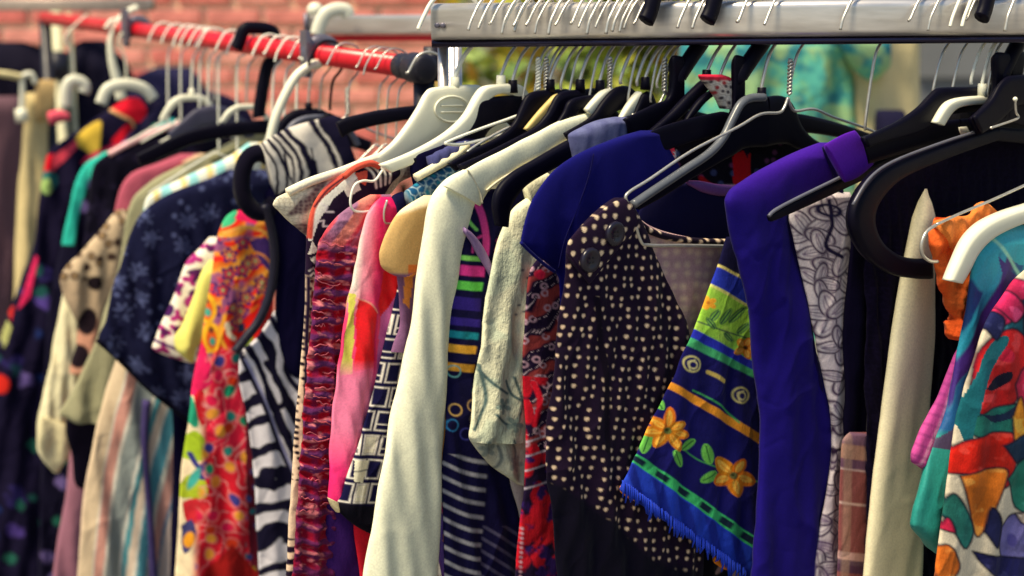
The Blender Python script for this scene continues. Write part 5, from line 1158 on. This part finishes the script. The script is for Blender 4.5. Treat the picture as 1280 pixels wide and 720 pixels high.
for (x0, y0) in ((782, 613), (846, 654), (898, 700)):
    loft('hem_lining', Plane(pl.O, pl.d, -.001), [(x0 - 6, y0 - 6), (x0 + 8, y0), (x0 + 24, y0 + 8)], [(x0 - 5, y0 + 4), (x0 + 8, y0 + 12), (x0 + 24, y0 + 14)], COTTON, root, T=.002, paint=solid((226, 128, 34)))
# purple shirt
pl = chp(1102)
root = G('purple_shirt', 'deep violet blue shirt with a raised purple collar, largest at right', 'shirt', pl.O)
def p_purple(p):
    p.fill((24, 11, 112)); p.mix(sm(40, 228 - p.y) * .6, (74, 20, 156))  # brighter violet towards the top paints in light from above
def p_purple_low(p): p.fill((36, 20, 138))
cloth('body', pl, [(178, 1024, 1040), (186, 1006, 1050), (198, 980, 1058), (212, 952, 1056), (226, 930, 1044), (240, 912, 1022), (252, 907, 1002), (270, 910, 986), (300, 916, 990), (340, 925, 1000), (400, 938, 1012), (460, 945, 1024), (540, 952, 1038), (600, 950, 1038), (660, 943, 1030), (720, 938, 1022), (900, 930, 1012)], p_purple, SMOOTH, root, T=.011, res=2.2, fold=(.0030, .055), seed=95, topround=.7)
cord('front_edge', Plane(pl.O, pl.d, .004), [(984, 272), (990, 305), (1004, 365), (1018, 450), (1034, 540), (1032, 620), (1022, 720)], .0030, (18, 8, 70), root, SMOOTH)
loft('collar', Plane(pl.O, pl.d, .048), [(1030, 181), (1042, 174), (1056, 167), (1068, 163)], [(1056, 228), (1068, 224), (1080, 216), (1091, 206)], SMOOTH, root, T=.0032, paint=solid((84, 22, 160)), res=3)  # collar coloured in the brighter violet of the lit top
cord('seam', Plane(pl.O, pl.d, .0125), [(1030, 184), (1036, 200), (1046, 222), (1052, 240)], .0022, (22, 8, 70), root, n=6)
# line-drawn floral
def p_linefl(p):
    x, y = p.x, p.y; p.fill((226, 212, 216))
    fl = [(1006, 290, 26), (1036, 268, 24), (1022, 312, 22), (1040, 340, 26), (1018, 352, 20), (1032, 392, 24), (1044, 430, 20), (1046, 470, 18), (1046, 520, 18), (1036, 575, 18), (1046, 610, 18), (1030, 650, 20), (1040, 690, 22), (1020, 710, 20)]
    rr = random.Random(9)
    for cx, cy, r in fl:
        a0 = rr.uniform(0, 360)
        for k in range(4):
            an = a0 + k * 76 + rr.uniform(-12, 12); e = R(an); px, py = cx + r * .55 * math.cos(e), cy + r * .55 * math.sin(e)
            p.ell(px, py, r * .80, r * .42, (222, 210, 214), an); p.ell(px, py, r * .80, r * .42, (60, 34, 74), an, ring=2.0); p.ell(px + 1, py, r * .5, r * .2, (140, 120, 146), an + 4, ring=1.1)
            p.line([(cx, cy), (cx + r * math.cos(e), cy + r * math.sin(e))], 1.1, (90, 66, 104), False)
    p.line([(1030, 250), (1034, 280), (1026, 306), (1046, 320)], 5, (30, 22, 60)); p.ell(1030, 262, 18, 8, (30, 26, 66), 10, ring=3); p.line([(1046, 560), (1038, 566), (1030, 600)], 4, (40, 24, 50))
    p.mix(sm(4, y - 600) * sm(.12, fbm(x, y, 40, 8) - .5), (116, 92, 130)); p.line([(1026, 610), (1020, 660), (1014, 740)], 3, (60, 50, 90))
whole('line_floral_blouse', 'lavender white blouse with dark outlined flowers beside the purple shirt', 'blouse', chp(1124), [(240, 1024, 1062), (248, 1006, 1064), (258, 990, 1066), (272, 986, 1068), (300, 992, 1070), (350, 1004, 1072), (420, 1019, 1072), (500, 1034, 1070), (550, 1040, 1068), (600, 1034, 1068), (660, 1024, 1068), (720, 1015, 1066), (900, 1000, 1064)], p_linefl, COTTON, T=.006, res=1.3, fold=(.0014, .03), seed=97, topround=.4)
whole('black_dress', 'plain black dress between the outlined floral blouse and cream sleeve', 'dress', chp(1146), [(212, 1120, 1230), (225, 1094, 1230), (245, 1076, 1230), (270, 1066, 1230), (300, 1062, 1230), (400, 1058, 1225), (500, 1054, 1220), (540, 1052, 1215), (552, 1056, 1210), (560, 1066, 1205)], solid((8, 5, 28)), DARK, T=.006, res=5, seed=98)
def p_plaid(p):
    x, y = p.x, p.y; p.fill((140, 78, 78)); yy = y + (x - 1070) * -.10
    for a, b, c in ((540, 556, (110, 84, 110)), (556, 574, (176, 134, 116)), (574, 586, (92, 66, 96)), (586, 588, (206, 180, 180)), (628, 631, (226, 190, 180)), (690, 706, (206, 164, 160)), (700, 716, (70, 48, 80))): p.mix(sm(1, yy - a) * sm(1, b - yy) * .85, c)
    p.mix(sm(1, 4 - np.abs(x - 1057 + (y - 560) * .03)) * .4, (196, 160, 136))
whole('plaid_skirt', 'brown and pink plaid skirt low beside the cream sleeve', 'skirt', chp(1158), [(540, 1062, 1140), (552, 1053, 1138), (600, 1050, 1135), (720, 1046, 1130), (900, 1040, 1125)], p_plaid, COTTON, T=.006, res=1.6, fold=(.001, .04), seed=99, topround=.2)
# black beaded top at right
pl = chp(1172, .0)
root = G('beaded_blouse', 'black textured top with pearly beads along its shoulder', 'top', pl.O)
def p_lace(p):
    p.fill((12, 8, 28)); d1, d2, r, ox, oy = voro(p.x, p.y, 7, 171); p.mix(sm(1, 1 - (d2 - d1)) * .4, (26, 20, 50))
cloth('body', Plane(pl.O, pl.d, .0), [(158, 1245, 1330), (168, 1215, 1330), (180, 1180, 1330), (196, 1140, 1330), (212, 1112, 1330), (232, 1096, 1330), (270, 1086, 1330), (330, 1082, 1330), (500, 1082, 1320), (900, 1082, 1310)], p_lace, DARK, root, T=.0075, res=2.2, fold=(.0015, .02), seed=101, jag=2, topround=.5)
PEARL = plain('pearl_bead', (224, 214, 190), .3, var=.1)
br = random.Random(3); pts = [(1172 + 5 * k, 186 - 3.0 * k + 4 * math.sin(k)) for k in range(19)]
bm_v = None
def bead_mesh():
    me = bpy.data.meshes.new('bead'); bm = bmesh.new(); bmesh.ops.create_uvsphere(bm, u_segments=10, v_segments=6, radius=.0026); bm.to_mesh(me); bm.free()
    for q in me.polygons: q.use_smooth = True
    me.materials.append(PEARL); return me
BM = bead_mesh(); Pb = Plane(pl.O, pl.d, .011)
for k, (x, y) in enumerate(pts):
    if 5 < k < 8 or k in (12, 13): continue
    S, Z = Pb.sz(x + br.uniform(-1.5, 1.5), y + br.uniform(-2, 2)); o = bpy.data.objects.new('bead', BM); col.objects.link(o); o.parent = root; o.location = Pb.loc(S, Z, 0); o.scale = (1.3, 1, br.uniform(.8, 1.3))
loft('rolled_neck', Plane(pl.O, pl.d, .006), [(1176, 150), (1180, 138), (1196, 132), (1212, 133), (1226, 142), (1230, 152)], [(1180, 168), (1188, 172), (1198, 176), (1210, 176), (1220, 172), (1228, 166)], VELVET, root, T=.008, paint=solid((12, 8, 30)))
loft('size_tag', Plane(pl.O, pl.d, .0165), [(1198, 159), (1208, 158)], [(1201, 170), (1212, 168)], plain('tag_white', (236, 232, 214), .6), root, T=.001)
whole('cream_jacket', 'cream jacket whose long tapering sleeve hangs inside the black loop', 'jacket', chp(1200), [(236, 1156, 1159), (244, 1153, 1160), (256, 1150, 1162), (272, 1146, 1164), (300, 1139, 1165), (340, 1130, 1166), (400, 1119, 1165), (500, 1104, 1158), (600, 1091, 1153), (720, 1079, 1150), (900, 1066, 1148)], p_dim((238, 228, 192), .05), SMOOTH, T=.010, res=2.5, fold=(.0014, .045), seed=103, jag=.3, crease=.0002)
def e_ruf(X, Y, S, Z): return .005 * (fbm(X, Y, 12, 31) - .5) + .002 * np.sin((X * .8 + Y * .5) / 4)
pl = chp(1296)
root = G('orange_blouse', 'orange ruffled top with frilly cap sleeve behind the cream hanger', 'top', pl.O)
cloth('sleeve', pl, [(272, 1172, 1240), (280, 1169, 1240), (292, 1164, 1240), (306, 1163, 1240), (324, 1167, 1240), (345, 1174, 1235), (362, 1176, 1230), (372, 1182, 1226), (386, 1186, 1220), (398, 1190, 1215), (404, 1184, 1212), (416, 1184, 1205), (424, 1188, 1198)], lambda p: (p.fill((226, 88, 34)), p.mix(sm(.1, fbm(p.x, p.y, 14, 7) - .55) * .5, (240, 120, 54))), CREASED, root, T=.009, res=1.5, fold=(.003, .012), seed=105, extra=e_ruf, jag=2.2, topround=.3)
loft('shoulder', Plane(pl.O, pl.d, .006), [(1170, 276), (1190, 270), (1208, 270), (1217, 262), (1226, 252), (1234, 254)], [(1184, 306), (1198, 318), (1212, 312), (1224, 300), (1238, 288), (1246, 276)], CREASED, root, T=.006, paint=solid((236, 132, 60)), fold=(.0012, .02))
# teal blouse, magenta plaid lining piece
def p_tealb(p):
    x, y = p.x, p.y; p.fill((46, 152, 172))
    up = sm(6, 560 - y); t = x + (y - 300) * .42 + 8 * fbm(x, y, 40, 6)
    for a, b, c in ((1228, 1238, (120, 206, 196)), (1238, 1254, (22, 60, 120)), (1254, 1262, (40, 150, 180)), (1262, 1274, (62, 36, 120)), (1274, 1284, (26, 84, 140)), (1288, 1296, (130, 210, 190)), (1300, 1320, (30, 60, 130)), (1326, 1336, (120, 200, 190))):
        p.mix(up * sm(1, t - a) * sm(1, b - t) * sm(4, y - 318 + (x - 1230) * .1), c)
    p.ell(1226, 330, 12, 34, (44, 166, 186), 8); p.poly([(1230, 300), (1244, 290), (1300, 284), (1300, 330), (1262, 330)], (50, 170, 186)); p.line([(1234, 292), (1250, 320), (1268, 352)], 4, (150, 214, 190)); p.poly([(1238, 318), (1256, 340), (1270, 360), (1260, 392), (1244, 352)], (58, 36, 124), True)
    p.mix(sm(5, y - 540), (40, 142, 134)); p.poly([(1162, 560), (1190, 520), (1200, 528), (1176, 560)], (70, 60, 90))
pl = chp(1338)
root = G('teal_blouse', 'turquoise, blue and violet silk blouse with a long draped sleeve point', 'blouse', pl.O)
cloth('sleeve', pl, [(281, 1262, 1330), (288, 1246, 1330), (300, 1234, 1330), (318, 1220, 1325), (340, 1215, 1320), (380, 1208, 1310), (430, 1198, 1290), (480, 1190, 1270), (520, 1180, 1250), (560, 1166, 1235), (600, 1154, 1222), (640, 1144, 1210), (656, 1142, 1200), (670, 1150, 1192), (682, 1160, 1184), (692, 1170, 1178)], p_tealb, SILK, root, T=.010, res=1.4, fold=(.0025, .035), seed=107)
cloth('body', Plane(pl.O, pl.d, -.008), [(300, 1260, 1330), (500, 1215, 1310), (720, 1200, 1300), (900, 1195, 1290)], p_tealb, SILK, root, T=.004, res=3, seed=108)
def p_mplaid(p):
    x, y = p.x, p.y; p.fill((196, 76, 150)); t = x + (y - 440) * .42
    p.mix(sm(1, 2.4 - np.abs((t % 17) - 8)) * .5, (120, 40, 110)); p.mix(sm(1, 1.2 - np.abs((t % 17) - 13)) * .6, (240, 180, 210)); p.mix(sm(1, 2 - np.abs(((y - x * .4) % 15) - 7)) * .4, (110, 40, 100)); p.line([(1205, 452), (1190, 490), (1176, 520)], 5, (236, 200, 214))
    p.poly([(1162, 560), (1200, 500), (1204, 540), (1170, 578)], (110, 92, 112))
whole('magenta_plaid_shirt', 'magenta checked shirt with a pointed sleeve left of the teal drape', 'shirt', chp(1322), [(430, 1200, 1240), (460, 1188, 1235), (490, 1176, 1230), (520, 1160, 1220), (550, 1146, 1210), (570, 1139, 1200), (577, 1140, 1190), (584, 1150, 1180), (590, 1160, 1172)], p_mplaid, COTTON, T=.008, res=1.4, fold=(.001, .03), seed=109)
def p_redfl(p):
    x, y = p.x, p.y; p.fill((214, 200, 176)); K = (14, 14, 40)
    def blob(pts, c, ol=2.6):
        P0 = np.array(pts, float); P0 = P0.mean(0) + (P0 - P0.mean(0)) * 1.24; q = catmull(list(P0) + [P0[0]], 5); ins = p.inside(q).astype(float); p.mix(ins, c); p.mix(ins * sm(.12, fbm(x, y, 20, int(P0[0][0])) - .5) * .45, tuple(int(v * .5) for v in c)); p.mix(ins * sm(.06, fbm(x, y, 15, 7 + int(P0[0][1])) - .66) * .5, tuple(min(255, int(v * 1.1) + 50) for v in c)); e0 = p.e; p.e = 1.3; p.mix(p.seg([tuple(k) for k in q], ol) * .9, K); p.e = e0
    blob([(1234, 362), (1262, 352), (1290, 370), (1290, 410), (1250, 400)], (206, 40, 90)); blob([(1246, 410), (1270, 400), (1262, 440), (1238, 444)], (30, 100, 120))
    blob([(1216, 478), (1226, 440), (1252, 420), (1270, 440), (1262, 480), (1236, 510), (1218, 505)], (214, 32, 36)); p.poly([(1222, 484), (1236, 468), (1252, 462), (1250, 474), (1232, 486)], K, True); p.ell(1244, 440, 14, 9, (200, 30, 60), 30)
    blob([(1212, 522), (1232, 512), (1262, 508), (1258, 540), (1230, 544), (1212, 538)], (40, 130, 118)); p.poly([(1214, 515), (1240, 516), (1262, 500), (1262, 512), (1236, 526)], (24, 40, 70), True)
    p.poly([(1196, 520), (1214, 470), (1224, 440), (1240, 420), (1250, 424), (1226, 470), (1210, 530), (1204, 560)], (26, 100, 112), True); blob([(1186, 590), (1200, 560), (1226, 546), (1254, 548), (1250, 580), (1238, 600), (1210, 588)], (220, 36, 24)); blob([(1200, 598), (1216, 592), (1240, 590), (1232, 620), (1216, 658), (1208, 640)], (236, 124, 36))
    blob([(1262, 480), (1276, 460), (1300, 470), (1300, 520), (1270, 512)], (208, 40, 80)); blob([(1254, 520), (1264, 500), (1268, 540), (1256, 548)], (240, 150, 40)); blob([(1250, 556), (1276, 544), (1300, 560), (1300, 580), (1264, 574)], (30, 60, 90)); blob([(1252, 596), (1276, 574), (1300, 586), (1300, 620), (1268, 630)], (40, 124, 104))
    blob([(1238, 660), (1256, 646), (1280, 650), (1276, 690), (1250, 694), (1240, 680)], (120, 112, 176)); p.ell(1254, 672, 5, 8, (80, 72, 140)); blob([(1222, 660), (1228, 636), (1236, 650), (1232, 676)], (30, 34, 80)); blob([(1218, 690), (1240, 694), (1300, 700), (1300, 720), (1240, 716)], (34, 34, 90))
    blob([(1180, 640), (1190, 622), (1200, 640), (1206, 660), (1196, 676)], (40, 120, 110)); blob([(1168, 690), (1180, 684), (1188, 706), (1172, 724)], (236, 120, 40)); blob([(1176, 660), (1182, 648), (1186, 662)], (220, 40, 80))
    p.tone(.34, 26, 5)
    blob([(1230, 406), (1238, 392), (1246, 400), (1238, 420)], (30, 34, 80)); blob([(1264, 640), (1290, 634), (1296, 650), (1270, 650)], (226, 200, 180)); blob([(1272, 380), (1300, 380), (1300, 440), (1276, 430)], (24, 60, 100)); blob([(1246, 384), (1256, 366), (1268, 384), (1258, 398)], (208, 40, 96))
whole('red_flower_dress', 'white dress with large red, orange and green flowers at lower right', 'dress', chp(1392), [(336, 1282, 1360), (350, 1268, 1360), (370, 1254, 1360), (395, 1238, 1355), (425, 1224, 1350), (470, 1211, 1345), (530, 1198, 1340), (600, 1187, 1335), (660, 1177, 1330), (720, 1168, 1325), (900, 1152, 1310)], p_redfl, COTTON, T=.010, res=1.3, fold=(.003, .04), seed=111)
# red and white printed strap between the thick black hooks
def p_strap(p):
    p.fill((226, 214, 200)); d1, d2, r, ox, oy = voro(p.x, p.y, 7, 181); p.mix(sm(.8, 2.6 - d1) * (r > .55), (176, 40, 50)); p.mix(sm(.8, 2.2 - d1) * (r < .3), (60, 50, 60)); p.mix(sm(.8, 1 - (d2 - d1)) * .5, (120, 100, 90)); p.mix(sm(1, 100 - p.y), (206, 30, 60))
whole('printed_bag_strap', 'red and white printed strap hooked between two thick black hooks', 'strap', chp(908, .004), [(93, 873, 902), (97, 874, 912), (103, 879, 916), (115, 889, 916), (125, 896, 916), (136, 902, 914)], p_strap, SILK, T=.006, res=1.2, fold=(.001, .01), seed=113, topround=.2)

# ================= behind: teal top and pale cloth on a rear garment rail =================
def p_tealtop(p):
    p.fill((92, 182, 166)); d1, d2, r, ox, oy = voro(p.x, p.y, 9, 191); p.mix(sm(1.5, 3.4 - d1) * (r > .4), (126, 196, 150)); p.mix(sm(.08, fbm(p.x, p.y, 24, 5) - .55) * .8, (24, 110, 136)); p.mix(sm(.06, fbm(p.x, p.y, 20, 9) - .6) * .8, (170, 204, 140))
BR = Rail(pt(860, 10, 2.75), pt(1480, 10, 2.75))
def brp(px, off=0): return Plane(BR.at(px), unit((-.97, -.24, 0)), off)
root = empty('rear_garment_rail', (BR.at(1180)[0], BR.at(1180)[1], 0), 'plain steel rail behind the chrome rack carrying the teal top', 'clothes rack'); O = np.array(root.location)
tube('rail', [BR.A - O, BR.B - O], .012, CHROME, root, 12)
for e in (BR.A, BR.B):
    q = e - O; b = q.copy(); b[2] = .02; tube('post', [q, b], .012, CHROME, root, 12); v, f = box_data(b, (.05, .5, .03)); mesh('foot', v, f, CHROME, root)
pl = brp(1000, -.03)
root = G('teal_sweater', 'mottled turquoise lace top with short sleeves, blurred behind the rail', 'top', pl.O)
cloth('body', pl, [(14, 920, 1050), (24, 880, 1060), (50, 852, 1062), (100, 846, 1066), (200, 842, 1070), (420, 840, 1076)], p_tealtop, COTTON, root, T=.05, res=2.5, fold=(.008, .09), seed=121)
cloth('sleeve', brp(1000, .03), [(18, 1040, 1080), (34, 1048, 1100), (60, 1054, 1111), (80, 1064, 1110), (94, 1076, 1100), (101, 1086, 1094)], p_tealtop, COTTON, root, T=.04, res=2.5, fold=(.004, .06), seed=122)
cord('hook', brp(1000, -.03), [(1000, 26), (1000, 4), (1004, -2), (1010, 4)], .002, (150, 150, 150), root)
whole('cream_curtain_cloth', 'cream cloth hanging behind the short turquoise sleeve', 'dress', brp(1116, -.06), [(12, 1070, 1150), (60, 1068, 1149), (160, 1066, 1152), (420, 1060, 1160)], p_dim((226, 208, 158)), SMOOTH, T=.03, res=4, fold=(.008, .09), seed=123)
whole('dark_bag', 'small dark bag hanging in front of the cream cloth', 'bag', brp(1110, .02), [(137, 1096, 1128), (142, 1094, 1132), (165, 1094, 1134), (200, 1096, 1130)], solid((24, 22, 50)), SMOOTH, T=.03, res=4, seed=124)

# ================= far left rack with dark jackets =================
FA, FB = pt(-140, 6, 3.9), pt(190, 6, 3.7)
root = empty('far_clothes_rack', (float(FA[0] + 1e-3), float(FA[1]), 0), 'blurred chrome rack with upright post at the far left', 'clothes rack'); O = np.array(root.location)
v, f = beam_data(FA - O, FB - O, .014, .014, .004); mesh('rail', v, f, plain('dusty_chrome', (190, 172, 160), .5, metal=.6), root)
p = pt(70, 14, 3.72) - O; q = p.copy(); q[2] = .03; tube('post', [p, (p + q) / 2, q], .0135, plain('painted_post', (206, 200, 164), .5), root, 14)
p = pt(86, 16, 3.75) - O; q = p.copy(); q[2] = .03; tube('post', [p, (p + q) / 2, q], .006, plain('painted_post', (206, 200, 164), .5), root, 14)
v, f = tube_data([pt(71, 66, 3.70) - O, pt(71, 100, 3.70) - O], .03, 12); mesh('joint', v, f, BLACKR, root)
p = FA - O; q = p.copy(); q[2] = .03; tube('post', [p, (p + q) / 2, q], .0135, plain('painted_post', (206, 200, 164), .5), root, 14)
v, f = box_data((.6, 0, .02), (1.5, .4, .03)); mesh('foot', v, f, BLACKR, root)
FR = Rail(FA, FB)
def frp(px, off=0): return Plane(FR.at(px), unit((-.95, -.3, 0)), off)
for i, (nm, lab, cat, px, rows, c) in enumerate((
    ('dark_jacket', 'blurred black jacket at the upper left edge', 'jacket', 10, [(52, -20, 30), (64, -60, 64), (90, -90, 90), (130, -100, 100), (500, -100, 100)], (18, 14, 34)),
    ('leather_jacket', 'blurred black jacket with shiny shoulder right of the pale post', 'jacket', 118, [(50, 104, 130), (58, 90, 138), (80, 86, 160), (140, 70, 180), (500, 60, 200)], (16, 13, 36)),
    ('slate_coat', 'blurred slate blue coat between pale hangers at upper left', 'coat', 190, [(84, 196, 236), (92, 176, 246), (110, 160, 256), (160, 150, 260), (500, 120, 250)], (34, 32, 66)))):
    whole(nm, lab, cat, frp(px, -.02 - .05 * i), rows, p_dim(c), SMOOTH, T=.05, res=5, fold=(.01, .08), seed=130 + i)
for i, (pts, r, lab) in enumerate((([(82, 134), (83, 112), (88, 102), (98, 101), (106, 107), (104, 116)], .011, 'cream curled hanger end blurred beside the beige trousers'), ([(126, 130), (134, 112), (150, 106), (166, 106), (182, 112), (192, 124)], .010, 'cream hanger with arched arms blurred left of the red rail hooks'))):
    P0 = RED.at(120 + 50 * i); pl = Plane(P0, D_RED, -.03); root = empty('clothes_hanger', P0, lab, 'hanger'); ptube('arms', pl, pts, r, WHITEP, root, n=10, flat=.5)
    S, Z = pl.sz((92, 158)[i], (101, 106)[i]); ptube('hook', PlaneSZ(pl.O, pl.d, -.03), [(S, Z), (S, Z * .5), (S + .01, Z * .2), (S * .3, .016), (.012, .012)], .0018, WHITEP, root)
